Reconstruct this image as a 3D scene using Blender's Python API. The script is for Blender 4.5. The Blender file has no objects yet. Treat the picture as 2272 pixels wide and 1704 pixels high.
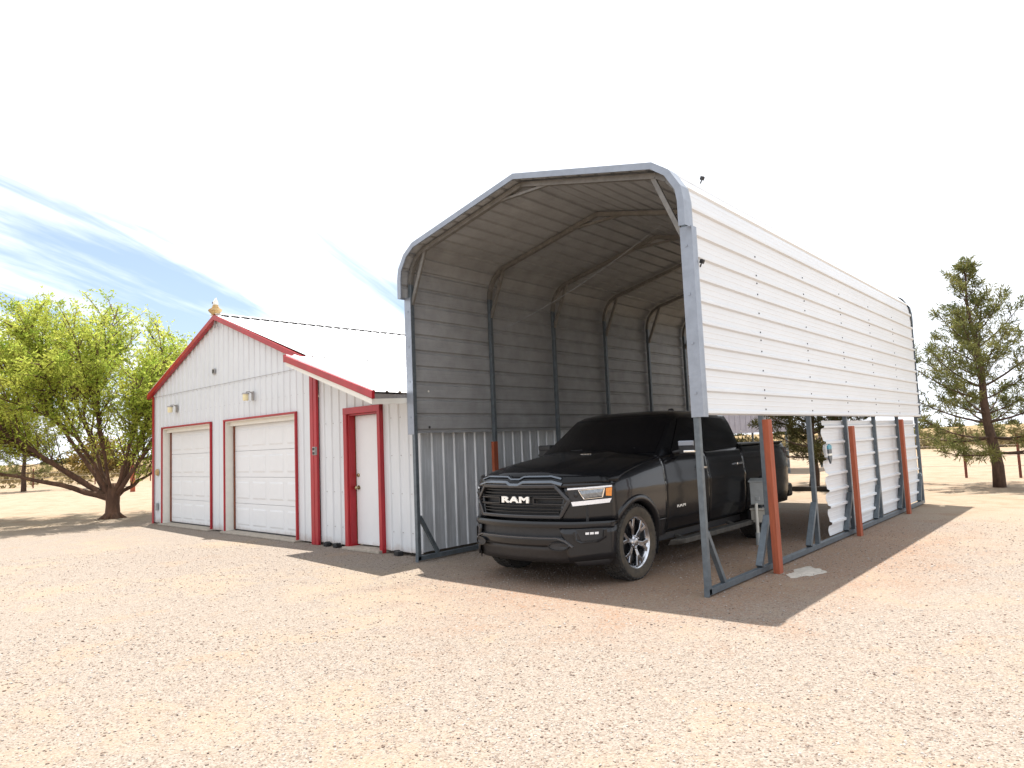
import bpy, bmesh, math, random
import numpy as np
from mathutils import Vector, Matrix
random.seed(7); RNG = np.random.default_rng(7)
R = math.radians
S = bpy.context.scene
COL = S.collection

# ------------------------------------------------------------------ camera
F_PX, YAW, PITCH, ROLL, EYE = 1541.128, -0.7153, 0.0861, -0.0414, 1.57
fw = Vector((math.sin(YAW)*math.cos(PITCH), math.cos(YAW)*math.cos(PITCH), math.sin(PITCH)))
rt = Vector((math.cos(YAW), -math.sin(YAW), 0)); up = rt.cross(fw)
r2 = math.cos(ROLL)*rt + math.sin(ROLL)*up; u2 = -math.sin(ROLL)*rt + math.cos(ROLL)*up
cd = bpy.data.cameras.new('camera'); cam = bpy.data.objects.new('camera', cd); COL.objects.link(cam)
cd.sensor_width = 36.0; cd.lens = F_PX/2272*36; cd.clip_start = 0.05; cd.clip_end = 6000
M = Matrix((r2, u2, -fw)).transposed().to_4x4(); M.translation = Vector((0, 0, EYE)); cam.matrix_world = M
S.camera = cam

# ------------------------------------------------------------------ light and sky
SUN = Vector((-0.215, 0.130, 1.0)).normalized()
S.view_settings.view_transform = 'Standard'; S.view_settings.look = 'None'
S.view_settings.gamma = 1; S.view_settings.use_curve_mapping = False
S.view_settings.exposure = 1.02
sd = bpy.data.lights.new('sun', 'SUN'); sd.energy = 5.0; sd.angle = R(0.5); sd.color = (1.0, 0.955, 0.89)
so = bpy.data.objects.new('sun', sd); COL.objects.link(so); so.rotation_euler = SUN.to_track_quat('Z', 'Y').to_euler()
so.location = (0, 0, 30)
W = bpy.data.worlds.new('World'); S.world = W; W.use_nodes = True
nt = W.node_tree; nt.nodes.clear()
def N(t, tree=None, **k):
    n = (tree or nt).nodes.new(t)
    for a, b in k.items(): setattr(n, a, b)
    return n
def Lk(a, b, tree=None): (tree or nt).links.new(a, b)
def wmath(op, a, b=None, c=None, clamp=False):
    n = N('ShaderNodeMath', operation=op); n.use_clamp = clamp
    for i, v in enumerate((a, b, c)):
        if v is None: continue
        if isinstance(v, (int, float)): n.inputs[i].default_value = v
        else: Lk(v, n.inputs[i])
    return n.outputs[0]
def smooth(v, a, b):
    n = N('ShaderNodeMapRange'); n.interpolation_type = 'SMOOTHSTEP'
    Lk(v, n.inputs[0]); n.inputs[1].default_value = a; n.inputs[2].default_value = b
    n.inputs[3].default_value = 0; n.inputs[4].default_value = 1
    return n.outputs[0]
sky = N('ShaderNodeTexSky', sky_type='NISHITA'); sky.sun_disc = False
sky.sun_elevation = math.asin(SUN.z); sky.sun_rotation = math.atan2(SUN.x, SUN.y)
sky.air_density = 1.0; sky.dust_density = 1.5; sky.ozone_density = 2.0
tc = N('ShaderNodeTexCoord'); sep = N('ShaderNodeSeparateXYZ'); Lk(tc.outputs['Generated'], sep.inputs[0])
zc = wmath('MAXIMUM', sep.outputs[2], 0.0)
den = wmath('ADD', zc, 0.12)
px = wmath('DIVIDE', sep.outputs[0], den); py = wmath('DIVIDE', sep.outputs[1], den)
sax, say = math.sin(R(-30)), math.cos(R(-30))      # wind-drawn streaks run this way
along = wmath('ADD', wmath('MULTIPLY', px, sax), wmath('MULTIPLY', py, say)); across = wmath('SUBTRACT', wmath('MULTIPLY', px, say), wmath('MULTIPLY', py, sax))
cmb = N('ShaderNodeCombineXYZ'); Lk(wmath('MULTIPLY', along, 0.36), cmb.inputs[0]); Lk(wmath('MULTIPLY', across, 2.3), cmb.inputs[1])
n1 = N('ShaderNodeTexNoise'); Lk(cmb.outputs[0], n1.inputs['Vector']); n1.inputs['Scale'].default_value = 1.1; n1.inputs['Detail'].default_value = 7; n1.inputs['Roughness'].default_value = 0.58; n1.inputs['Distortion'].default_value = 0.5
# a clearer part of the sky, low in the north-west
dB = Vector((-0.90, 0.43, 0)).normalized()
hl = wmath('SQRT', wmath('ADD', wmath('MULTIPLY', sep.outputs[0], sep.outputs[0]), wmath('MULTIPLY', sep.outputs[1], sep.outputs[1])))
dt = wmath('DIVIDE', wmath('ADD', wmath('MULTIPLY', sep.outputs[0], dB.x), wmath('MULTIPLY', sep.outputs[1], dB.y)), wmath('MAXIMUM', hl, 0.01))
clear = wmath('MULTIPLY', smooth(dt, 0.58, 0.86), wmath('MULTIPLY', smooth(sep.outputs[2], -0.03, 0.07), wmath('SUBTRACT', 1.0, smooth(sep.outputs[2], 0.20, 0.50))))
thr = wmath('SUBTRACT', 0.80, wmath('MULTIPLY', clear, 0.375))
blue = smooth(wmath('SUBTRACT', n1.outputs['Fac'], thr), -0.07, 0.17)
bg1 = N('ShaderNodeBackground'); Lk(sky.outputs[0], bg1.inputs[0]); bg1.inputs[1].default_value = 0.088
bg2 = N('ShaderNodeBackground'); bg2.inputs[0].default_value = (0.93, 0.97, 1.04, 1); bg2.inputs[1].default_value = 0.78
mx = N('ShaderNodeMixShader'); Lk(wmath('MULTIPLY', blue, 0.9), mx.inputs[0]); Lk(bg2.outputs[0], mx.inputs[1]); Lk(bg1.outputs[0], mx.inputs[2])
wo = N('ShaderNodeOutputWorld'); Lk(mx.outputs[0], wo.inputs[0])
S.render.engine = 'CYCLES'
S.cycles.max_bounces = 8; S.cycles.diffuse_bounces = 5; S.cycles.glossy_bounces = 4; S.cycles.transparent_max_bounces = 12
S.cycles.use_denoising = True; S.cycles.sample_clamp_indirect = 6

# ------------------------------------------------------------------ materials
def mat(name, col, rough=0.6, metal=0.0, var=0.0, scale=8.0, col2=None, bump=0.0, bscale=60.0, coat=0.0, spec=0.5, stretch=(1, 1, 1), trans=0.0, alpha=None, lo=0.35, hi=0.65, emit=None):
    m = bpy.data.materials.new(name); m.use_nodes = True; t = m.node_tree; b = t.nodes['Principled BSDF']
    b.inputs['Roughness'].default_value = rough; b.inputs['Metallic'].default_value = metal
    b.inputs['Coat Weight'].default_value = coat; b.inputs['Specular IOR Level'].default_value = spec
    if trans: b.inputs['Transmission Weight'].default_value = trans
    c2 = col2 or tuple(max(0, c*(1-var)) for c in col)
    tcn = t.nodes.new('ShaderNodeTexCoord'); mpn = t.nodes.new('ShaderNodeMapping'); mpn.inputs['Scale'].default_value = stretch
    t.links.new(tcn.outputs['Object'], mpn.inputs[0])
    no = t.nodes.new('ShaderNodeTexNoise'); no.inputs['Scale'].default_value = scale; no.inputs['Detail'].default_value = 6; no.inputs['Roughness'].default_value = 0.65
    t.links.new(mpn.outputs[0], no.inputs['Vector'])
    rp = t.nodes.new('ShaderNodeValToRGB'); rp.color_ramp.elements[0].position = lo; rp.color_ramp.elements[1].position = hi
    rp.color_ramp.elements[0].color = (*c2, 1); rp.color_ramp.elements[1].color = (*col, 1)
    t.links.new(no.outputs['Fac'], rp.inputs[0]); t.links.new(rp.outputs[0], b.inputs['Base Color'])
    if bump:
        nb = t.nodes.new('ShaderNodeTexNoise'); nb.inputs['Scale'].default_value = bscale; nb.inputs['Detail'].default_value = 4
        t.links.new(mpn.outputs[0], nb.inputs['Vector'])
        bp = t.nodes.new('ShaderNodeBump'); bp.inputs['Strength'].default_value = bump; bp.inputs['Distance'].default_value = 0.01
        t.links.new(nb.outputs['Fac'], bp.inputs['Height']); t.links.new(bp.outputs[0], b.inputs['Normal'])
    if emit: b.inputs['Emission Color'].default_value = (*emit[0], 1); b.inputs['Emission Strength'].default_value = emit[1]
    return m
def dirty(m, zmax, col=(.30, .19, .12), amt=.75):
    # dust and mud splash along the foot of the wall, uneven in height
    t = m.node_tree; b = t.nodes['Principled BSDF']; src = b.inputs['Base Color'].links[0].from_socket
    tcn = t.nodes.new('ShaderNodeTexCoord'); sp = t.nodes.new('ShaderNodeSeparateXYZ'); t.links.new(tcn.outputs['Object'], sp.inputs[0])
    no = t.nodes.new('ShaderNodeTexNoise'); no.inputs['Scale'].default_value = 5; no.inputs['Detail'].default_value = 8; no.inputs['Roughness'].default_value = .75; t.links.new(tcn.outputs['Object'], no.inputs['Vector'])
    ad = t.nodes.new('ShaderNodeMath'); ad.operation = 'MULTIPLY_ADD'; t.links.new(no.outputs['Fac'], ad.inputs[0]); ad.inputs[1].default_value = -zmax*1.5; t.links.new(sp.outputs[2], ad.inputs[2])
    mr = t.nodes.new('ShaderNodeMapRange'); t.links.new(ad.outputs[0], mr.inputs[0]); mr.inputs[1].default_value = -zmax*.9; mr.inputs[2].default_value = 0; mr.inputs[3].default_value = amt; mr.inputs[4].default_value = 0
    mxn = t.nodes.new('ShaderNodeMix'); mxn.data_type = 'RGBA'; t.links.new(mr.outputs[0], mxn.inputs[0]); t.links.new(src, mxn.inputs[6]); mxn.inputs[7].default_value = (*col, 1); t.links.new(mxn.outputs[2], b.inputs['Base Color'])
def leafmat(name, c1, c2, tr=0.35, scale=1.2):
    m = bpy.data.materials.new(name); m.use_nodes = True; t = m.node_tree; t.nodes.clear()
    out = t.nodes.new('ShaderNodeOutputMaterial'); d = t.nodes.new('ShaderNodeBsdfDiffuse'); tr_ = t.nodes.new('ShaderNodeBsdfTranslucent'); mxn = t.nodes.new('ShaderNodeMixShader'); mxn.inputs[0].default_value = tr
    tcn = t.nodes.new('ShaderNodeTexCoord'); no = t.nodes.new('ShaderNodeTexNoise'); no.inputs['Scale'].default_value = scale; no.inputs['Detail'].default_value = 8; no.inputs['Roughness'].default_value = 0.8
    t.links.new(tcn.outputs['Object'], no.inputs['Vector'])
    rp = t.nodes.new('ShaderNodeValToRGB'); rp.color_ramp.elements[0].position = .38; rp.color_ramp.elements[1].position = .62
    rp.color_ramp.elements[0].color = (*c1, 1); rp.color_ramp.elements[1].color = (*c2, 1)
    t.links.new(no.outputs['Fac'], rp.inputs[0])
    t.links.new(rp.outputs[0], d.inputs[0]); t.links.new(rp.outputs[0], tr_.inputs[0]); t.links.new(d.outputs[0], mxn.inputs[1]); t.links.new(tr_.outputs[0], mxn.inputs[2]); t.links.new(mxn.outputs[0], out.inputs[0])
    return m
white = mat('white_sheet_metal', (.61, .63, .65), .42, var=.07, scale=3, stretch=(1, 1, .35), bump=.05, bscale=9)
dirty(white, .22)
wpanel = mat('carport_white_metal', (.655, .675, .695), .38, var=.05, scale=2.5, stretch=(1, .3, 1), bump=.05, bscale=7)
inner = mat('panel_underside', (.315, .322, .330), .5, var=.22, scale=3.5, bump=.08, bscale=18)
roofw = mat('white_roof_metal', (.84, .84, .84), .35, var=.05, scale=2)
doorw = mat('garage_door_white', (.68, .69, .70), .5, var=.03, scale=4)
dirty(doorw, .16)
jambw = mat('jamb_white', (.72, .70, .64), .55, var=.08, scale=7)
red = mat('red_trim_metal', (.38, .013, .022), .38, var=.25, scale=5, stretch=(1, 1, .4))
redpale = mat('red_trim_sunlit_side', (.42, .05, .05), .42, var=.2, scale=6)
galv = mat('galvanised_tube', (.125, .150, .170), .45, metal=.35, var=.3, scale=14, bump=.1, bscale=50)
bowm = mat('galvanised_bow', (.20, .19, .175), .45, metal=.3, var=.3, scale=12, bump=.05)  # warm tint puts light bounced off the ground into the tube colour
galvl = mat('galvanised_trim', (.27, .30, .35), .38, metal=.4, var=.16, scale=10, bump=.05)
galvw = mat('galvanised_wall_sheet', (.60, .63, .66), .36, metal=.2, var=.22, scale=7, stretch=(1, 1, .25), bump=.08, bscale=30)
wood = mat('red_stained_wood', (.36, .085, .035), .75, var=.35, scale=5, stretch=(5, 5, .6), bump=.25, bscale=30)
concrete = mat('concrete', (.40, .35, .29), .9, var=.3, scale=14, bump=.3, bscale=80)
black = mat('black_plastic', (.018, .018, .02), .5, var=.3, scale=20)
rubber = mat('tyre_rubber', (.045, .041, .036), .85, var=.4, scale=12, col2=(.022, .021, .02), bump=.3, bscale=90)
dusty = mat('dusty_sidewall', (.085, .068, .047), .9, col2=(.045, .038, .03), scale=9, bump=.2, bscale=60)
paint = mat('black_truck_paint', (.006, .0065, .008), .22, metal=.0, var=.2, scale=3, coat=.16, spec=.15)
paint.node_tree.nodes['Principled BSDF'].inputs['Coat Roughness'].default_value = .06
fpaint = mat('black_paint_lit_front', (.009, .010, .0125), .32, metal=.1, var=.15, scale=3, coat=.5, spec=.25)  # lit copy of the black paint, front reflections put into tone and coat
fpaint.node_tree.nodes['Principled BSDF'].inputs['Coat Roughness'].default_value = .07
glass = mat('tinted_glass', (.004, .004, .005), .12, spec=.22)
chrome = mat('chrome', (.85, .86, .88), .12, metal=1.0, var=.08)
satin = mat('satin_alloy', (.62, .63, .66), .22, metal=.95, var=.25, scale=14)
lampw = mat('lamp_reflector', (.86, .87, .9), .25, metal=.25, var=.1, scale=40)
lens = mat('lamp_lens', (.26, .28, .30), .08, metal=.45, var=.5, scale=38, coat=1)
amber = mat('amber_lens', (.85, .28, .03), .2, var=.25, scale=50, coat=1)
badge = mat('badge_white_metal', (.88, .86, .80), .3, var=.05)
cream = mat('cream_glass', (.80, .72, .45), .35, var=.1)
fixt = mat('lamp_metal', (.36, .34, .33), .45, metal=.3, var=.2, scale=20)
brass = mat('aged_brass', (.42, .34, .20), .3, metal=.9, var=.3, scale=30)
greybox = mat('grey_enclosure', (.36, .38, .38), .5, var=.15, scale=15)
tanbox = mat('tan_enclosure', (.42, .40, .35), .5, var=.15, scale=15)
pvc = mat('pvc_conduit', (.60, .58, .52), .5, var=.1)
bark = mat('brown_bark', (.13, .068, .042), .95, var=.5, scale=9, stretch=(1, 1, .3), bump=.6, bscale=25)
pbark = mat('pine_bark', (.12, .072, .048), .95, var=.55, scale=10, stretch=(1, 1, .35), bump=.7, bscale=22)
willowleaf = leafmat('willow_leaves', (.20, .30, .04), (.60, .60, .13), .5, 1.6)
pineleaf = leafmat('pine_needles', (.075, .10, .035), (.25, .235, .085), .22, 1.8)
pineleafd = leafmat('dark_pine_needles', (.030, .036, .018), (.10, .09, .035), .12, 1.8)
scrubm = leafmat('scrub_foliage', (.13, .10, .05), (.30, .24, .13), .15, .25)
rust = mat('rusty_steel', (.22, .07, .035), .8, var=.4, scale=10)
steelpost = mat('fence_post_paint', (.20, .055, .035), .7, var=.4, scale=10)
wire = mat('wire_metal', (.30, .24, .20), .6, metal=.4, var=.2)
cable = mat('cable_grey', (.42, .42, .44), .7, var=.1)
tealm = mat('teal_enamel', (.07, .32, .42), .4, var=.3, scale=14)
slate = mat('slate_enamel', (.10, .12, .14), .45, var=.4, scale=20)
tanm = mat('tan_plastic', (.55, .38, .17), .55, var=.3, scale=9)
offw = mat('offwhite_plastic', (.82, .80, .74), .5, var=.06)
purpl = mat('dull_galvanised_sheet', (.36, .35, .40), .5, metal=.1, var=.14, scale=5)

# ground: pale crushed gravel and red-brown sand
def ground_mat():
    m = bpy.data.materials.new('gravel_and_sand'); m.use_nodes = True; t = m.node_tree; b = t.nodes['Principled BSDF']; b.inputs['Roughness'].default_value = .95; b.inputs['Specular IOR Level'].default_value = .15
    L = t.links.new
    g = t.nodes.new('ShaderNodeNewGeometry')
    def noise(sc, det=5, ro=.6, vec=None, dist=0):
        n = t.nodes.new('ShaderNodeTexNoise'); n.inputs['Scale'].default_value = sc; n.inputs['Detail'].default_value = det; n.inputs['Roughness'].default_value = ro; n.inputs['Distortion'].default_value = dist; L(vec or g.outputs['Position'], n.inputs['Vector']); return n.outputs['Fac']
    def ramp(v, stops):
        r = t.nodes.new('ShaderNodeValToRGB'); e = r.color_ramp.elements
        while len(e) < len(stops): e.new(.5)
        for i, (p_, c) in enumerate(stops): e[i].position = p_; e[i].color = (*c, 1) if len(c) == 3 else c
        L(v, r.inputs[0]); return r.outputs[0]
    def mix(f, a, c, mode='MIX'):
        n = t.nodes.new('ShaderNodeMix'); n.data_type = 'RGBA'; n.blend_type = mode
        if isinstance(f, float): n.inputs[0].default_value = f
        else: L(f, n.inputs[0])
        for i, v in ((6, a), (7, c)):
            if isinstance(v, tuple): n.inputs[i].default_value = (*v, 1)
            else: L(v, n.inputs[i])
        return n.outputs[2]
    vor = t.nodes.new('ShaderNodeTexVoronoi'); vor.inputs['Scale'].default_value = 66; L(g.outputs['Position'], vor.inputs['Vector'])
    vor2 = t.nodes.new('ShaderNodeTexVoronoi'); vor2.inputs['Scale'].default_value = 105; L(g.outputs['Position'], vor2.inputs['Vector'])
    sp = t.nodes.new('ShaderNodeSeparateColor'); L(vor.outputs['Color'], sp.inputs[0])
    stone = ramp(sp.outputs[0], [(0, (0.10, 0.075, 0.062)), (.05, (0.170, 0.130, 0.105)), (.15, (0.240, 0.205, 0.172)), (.55, (0.272, 0.232, 0.190)), (1, (0.315, 0.278, 0.235))])
    sp2 = t.nodes.new('ShaderNodeSeparateColor'); L(vor2.outputs['Color'], sp2.inputs[0])
    stone2 = ramp(sp2.outputs[0], [(0, (0.070, 0.050, 0.040)), (.2, (0.180, 0.135, 0.105)), (.6, (0.270, 0.225, 0.190)), (1, (0.330, 0.295, 0.260))])
    stones = mix(.5, stone, stone2)
    big = noise(.35, 5, .6); mid = noise(1.6, 6, .65, dist=.6)
    sand = ramp(mid, [(.3, (0.250, 0.165, 0.105)), (.5, (0.300, 0.232, 0.162)), (.7, (0.325, 0.270, 0.205))])
    sepx = t.nodes.new('ShaderNodeSeparateXYZ'); L(g.outputs['Position'], sepx.inputs[0])
    # sand share: patchy in the drive, everywhere far off
    def mth(op, a, c, clamp=False):
        n = t.nodes.new('ShaderNodeMath'); n.operation = op; n.use_clamp = clamp
        for i, v in ((0, a), (1, c)):
            if isinstance(v, (int, float)): n.inputs[i].default_value = v
            else: L(v, n.inputs[i])
        return n.outputs[0]
    ln = t.nodes.new('ShaderNodeVectorMath'); ln.operation = 'LENGTH'
    sb = t.nodes.new('ShaderNodeVectorMath'); sb.operation = 'SUBTRACT'; L(g.outputs['Position'], sb.inputs[0]); sb.inputs[1].default_value = (-8, 4, 0); L(sb.outputs[0], ln.inputs[0])
    wob = mth('ADD', ln.outputs['Value'], mth('MULTIPLY', mth('SUBTRACT', big, .5), 8))
    far = t.nodes.new('ShaderNodeMapRange'); L(wob, far.inputs[0]); far.inputs[1].default_value = 9; far.inputs[2].default_value = 14
    patch = ramp(mth('MULTIPLY', mth('ADD', big, mid), .5), [(.50, (0, 0, 0)), (.60, (.75, .75, .75))])
    fine = ramp(noise(30, 3), [(.35, (0, 0, 0)), (.6, (1, 1, 1))])
    share = mth('MAXIMUM', mth('MULTIPLY', patch, mth('ADD', mth('MULTIPLY', fine, .5), .5)), mth('MULTIPLY', far.outputs[0], .92), True)
    col = mix(share, stones, sand)
    # red-brown dirt shows through the thin stone where vehicles park under and beside the carport
    va = t.nodes.new('ShaderNodeVectorMath'); va.operation = 'MULTIPLY'; vs_ = t.nodes.new('ShaderNodeVectorMath'); vs_.operation = 'SUBTRACT'; L(g.outputs['Position'], vs_.inputs[0]); vs_.inputs[1].default_value = (-4.4, 9.5, 0)
    L(vs_.outputs[0], va.inputs[0]); va.inputs[1].default_value = (.30, .17, 0); vl = t.nodes.new('ShaderNodeVectorMath'); vl.operation = 'LENGTH'; L(va.outputs[0], vl.inputs[0])
    dz = t.nodes.new('ShaderNodeMapRange'); L(mth('ADD', vl.outputs['Value'], mth('MULTIPLY', mth('SUBTRACT', mid, .5), 1.0)), dz.inputs[0]); dz.inputs[1].default_value = .98; dz.inputs[2].default_value = .60
    col = mix(mth('MULTIPLY', dz.outputs[0], mth('ADD', mth('MULTIPLY', fine, .60), .06)), col, (.265, .145, .080))
    # pebbly specks everywhere
    spk = ramp(noise(22, 4, .8), [(.28, (.50, .40, .34)), (.40, (1, 1, 1))])
    col = mix(.8, col, spk, 'MULTIPLY')
    # red dirt under the carport edge and at the fence line
    redn = ramp(mid, [(.56, (0, 0, 0)), (.68, (.8, .8, .8))])
    col = mix(mth('MULTIPLY', redn, .22), col, (0.230, 0.115, 0.055))
    # distant tan grass
    fr = t.nodes.new('ShaderNodeMapRange'); L(ln.outputs['Value'], fr.inputs[0]); fr.inputs[1].default_value = 40; fr.inputs[2].default_value = 75
    grass = ramp(noise(.12, 8, .75), [(.3, (0.150, 0.100, 0.045)), (.5, (0.220, 0.155, 0.075)), (.7, (0.275, 0.210, 0.120))])
    col = mix(fr.outputs[0], col, grass)
    L(col, b.inputs['Base Color'])
    bp = t.nodes.new('ShaderNodeBump'); bp.inputs['Strength'].default_value = .75; bp.inputs['Distance'].default_value = .010
    hgt = mth('ADD', mth('MULTIPLY', vor.outputs['Distance'], -1.4), mth('MULTIPLY', noise(60, 4, .7), .8)); L(hgt, bp.inputs['Height']); L(bp.outputs[0], b.inputs['Normal'])
    return m
groundm = ground_mat()

# ------------------------------------------------------------------ mesh helpers
def link(name, me, parent=None, mats=()):
    o = bpy.data.objects.new(name, me); COL.objects.link(o)
    for m in (mats if isinstance(mats, (list, tuple)) else [mats]): me.materials.append(m)
    if parent: o.parent = parent
    return o
class MB:
    def __init__(s): s.v = []; s.f = []; s.m = []; s.mi = 0
    def add(s, vs, fs):
        b = len(s.v); s.v += [tuple(q) for q in vs]; s.f += [tuple(b+i for i in f) for f in fs]; s.m += [s.mi]*len(fs)
    def box(s, x0, x1, y0, y1, z0, z1, T=None):
        vs = [Vector((x, y, z)) for z in (z0, z1) for y in (y0, y1) for x in (x0, x1)]
        if T: vs = [T @ q for q in vs]
        s.add(vs, [(0, 2, 3, 1), (4, 5, 7, 6), (0, 1, 5, 4), (2, 6, 7, 3), (0, 4, 6, 2), (1, 3, 7, 5)])
    def bar(s, a, b, w, h, upv=(0, 0, 1)):
        a = Vector(a); b = Vector(b); d = (b-a).normalized(); u = Vector(upv); x = d.cross(u)
        if x.length < 1e-4: x = d.cross(Vector((0, 1, 0)))
        x.normalize(); y = x.cross(d)
        vs = [p + x*sx*w/2 + y*sy*h/2 for p in (a, b) for sy in (-1, 1) for sx in (-1, 1)]
        s.add(vs, [(0, 1, 3, 2), (4, 6, 7, 5), (0, 4, 5, 1), (2, 3, 7, 6), (0, 2, 6, 4), (1, 5, 7, 3)])
    def tube(s, pts, rs, n=8, cap=True):
        pts = [Vector(p) for p in pts]
        if not isinstance(rs, (list, tuple)): rs = [rs]*len(pts)
        b = len(s.v); ref = Vector((0.13, 0.31, 0.94)); px_ = None
        for i, p in enumerate(pts):
            d = (pts[min(i+1, len(pts)-1)] - pts[max(i-1, 0)]).normalized()
            x = (px_ - d*px_.dot(d)) if px_ is not None else d.cross(ref)
            if x.length < 1e-4: x = d.cross(Vector((1, 0, 0)))
            x.normalize(); px_ = x; y = d.cross(x)
            s.v += [tuple(p + (x*math.cos(2*math.pi*k/n) + y*math.sin(2*math.pi*k/n))*rs[i]) for k in range(n)]
        fs = [(b+i*n+k, b+i*n+(k+1) % n, b+(i+1)*n+(k+1) % n, b+(i+1)*n+k) for i in range(len(pts)-1) for k in range(n)]
        if cap: fs += [tuple(b+k for k in reversed(range(n))), tuple(b+(len(pts)-1)*n+k for k in range(n))]
        s.f += fs; s.m += [s.mi]*len(fs)
    def lathe(s, prof, n=32, T=None):
        # prof (r, t): revolve around local X axis
        T = T or Matrix(); vs = []; L_ = len(prof)
        for k in range(n):
            a = 2*math.pi*k/n
            vs += [T @ Vector((t_, r_*math.cos(a), r_*math.sin(a))) for r_, t_ in prof]
        s.add(vs, [(k*L_+i, k*L_+i+1, ((k+1) % n)*L_+i+1, ((k+1) % n)*L_+i) for k in range(n) for i in range(L_-1)])
    def grid(s, P, closed=False):
        nr = len(P); nc = len(P[0]); vs = [q for r_ in P for q in r_]
        s.add(vs, [(i*nc+j, i*nc+(j+1) % nc, (i+1)*nc+(j+1) % nc, (i+1)*nc+j) for i in range(nr-1) for j in range(nc if closed else nc-1)])
    def build(s, name, mats, parent=None, smooth=False, bevel=0, thick=0, subd=0, ang=35, off=-1):
        me = bpy.data.meshes.new(name); me.from_pydata(s.v, [], s.f)
        o = link(name, me, parent, mats)
        me.polygons.foreach_set('material_index', s.m)
        bm = bmesh.new(); bm.from_mesh(me); bmesh.ops.recalc_face_normals(bm, faces=bm.faces); bm.to_mesh(me); bm.free()
        if thick: q = o.modifiers.new('t', 'SOLIDIFY'); q.thickness = thick; q.offset = off
        if subd: q = o.modifiers.new('s', 'SUBSURF'); q.levels = subd; q.render_levels = subd
        if bevel: q = o.modifiers.new('b', 'BEVEL'); q.width = bevel; q.segments = 2; q.limit_method = 'ANGLE'; q.angle_limit = R(40)
        if smooth:
            me.polygons.foreach_set('use_smooth', [True]*len(me.polygons))
            if ang:
                try: me.set_sharp_from_angle(angle=R(ang))
                except Exception: pass
        return o
def empty(name, loc=(0, 0, 0), rz=0, label=None, cat=None, group=None):
    o = bpy.data.objects.new(name, None); COL.objects.link(o); o.location = loc; o.rotation_euler = (0, 0, rz); o.empty_display_size = .2
    return tag(o, label, cat, group)
def tag(o, label=None, cat=None, group=None, kind=None):
    if label: o['label'] = label
    if cat: o['category'] = cat
    if group: o['group'] = group
    if kind: o['kind'] = kind
    return o
def copy_thing(src, loc, rz=None, label=None):
    c = src.copy(); COL.objects.link(c); c.location = loc
    if rz is not None: c.rotation_euler = (0, 0, rz)
    if label: c['label'] = label
    for ch in list(src.children):
        d = ch.copy(); COL.objects.link(d); d.parent = c
        for g in list(ch.children):
            e = g.copy(); COL.objects.link(e); e.parent = d
    return c
def npmesh(name, verts, faces, m, parent=None, smooth=False):
    # verts (N,3) array, faces (M,k) array
    me = bpy.data.meshes.new(name); nf, k = faces.shape
    me.vertices.add(len(verts)); me.vertices.foreach_set('co', np.asarray(verts, np.float32).ravel())
    me.loops.add(nf*k); me.loops.foreach_set('vertex_index', faces.astype(np.int32).ravel())
    me.polygons.add(nf); me.polygons.foreach_set('loop_start', np.arange(0, nf*k, k, dtype=np.int32)); me.polygons.foreach_set('loop_total', np.full(nf, k, np.int32))
    if smooth: me.polygons.foreach_set('use_smooth', np.ones(nf, bool))
    me.update(); me.validate(); return link(name, me, parent, m)
def absorb(o, c):
    # fold a surface pattern (screw heads, dark gaps) into the mesh of the sheet it sits on
    k = len(o.data.materials)
    for m in c.data.materials: o.data.materials.append(m)
    bm = bmesh.new(); bm.from_mesh(o.data); n = len(bm.faces); bm.from_mesh(c.data); bm.faces.ensure_lookup_table()
    for f in list(bm.faces)[n:]: f.material_index += k
    bm.to_mesh(o.data); bm.free(); bpy.data.objects.remove(c)
PER = .2286
def rib(s_, h=.024):
    q = s_ % PER
    for a, b, ha, hb in ((0, .016, 0, 1), (.016, .044, 1, 1), (.044, .060, 1, 0)):
        if a <= q <= b: return h*(ha+(hb-ha)*(q-a)/(b-a))
    for c in (.115, .172):
        if abs(q-c) < .009: return .0022*(1-abs(q-c)/.009)
    return 0
def rib_breaks(s0, s1):
    out = {s0, s1}; k = math.floor(s0/PER)-1
    while k*PER < s1+PER:
        for q in (0, .016, .044, .060, .106, .115, .124, .163, .172, .181):
            v = k*PER+q
            if s0 < v < s1: out.add(v)
        k += 1
    return sorted(out)

# ------------------------------------------------------------------ ground
def build_ground():
    rs = [0, 1.5, 3, 5, 8, 12, 18, 26, 36, 48, 60, 75, 95, 120, 160, 220, 320, 500, 900, 1800, 3500]; n = 96
    V = [(0, 0, 0)]
    for r_ in rs[1:]:
        for k in range(n):
            a = 2*math.pi*k/n; x = r_*math.cos(a); y = r_*math.sin(a); z = 0
            if r_ > 60: z = min(1, (r_-60)/120)*(0.9*math.sin(x*.013+1)+.7*math.sin(y*.017+x*.006)) - .4*min(1, (r_-60)/100)
            if r_ > 400: z *= .6
            V.append((x, y, z))
    Fq = [(0, 1+k, 1+(k+1) % n) for k in range(n)]
    for i in range(len(rs)-2):
        for k in range(n): Fq.append((1+i*n+k, 1+(i+1)*n+k, 1+(i+1)*n+(k+1) % n, 1+i*n+(k+1) % n))
    me = bpy.data.meshes.new('ground'); me.from_pydata(V, [], Fq); me.polygons.foreach_set('use_smooth', [True]*len(me.polygons))
    o = link('ground', me, None, groundm); tag(o, 'pale gravel yard and sandy ground running to the horizon', None, None, 'structure')
build_ground()
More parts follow.
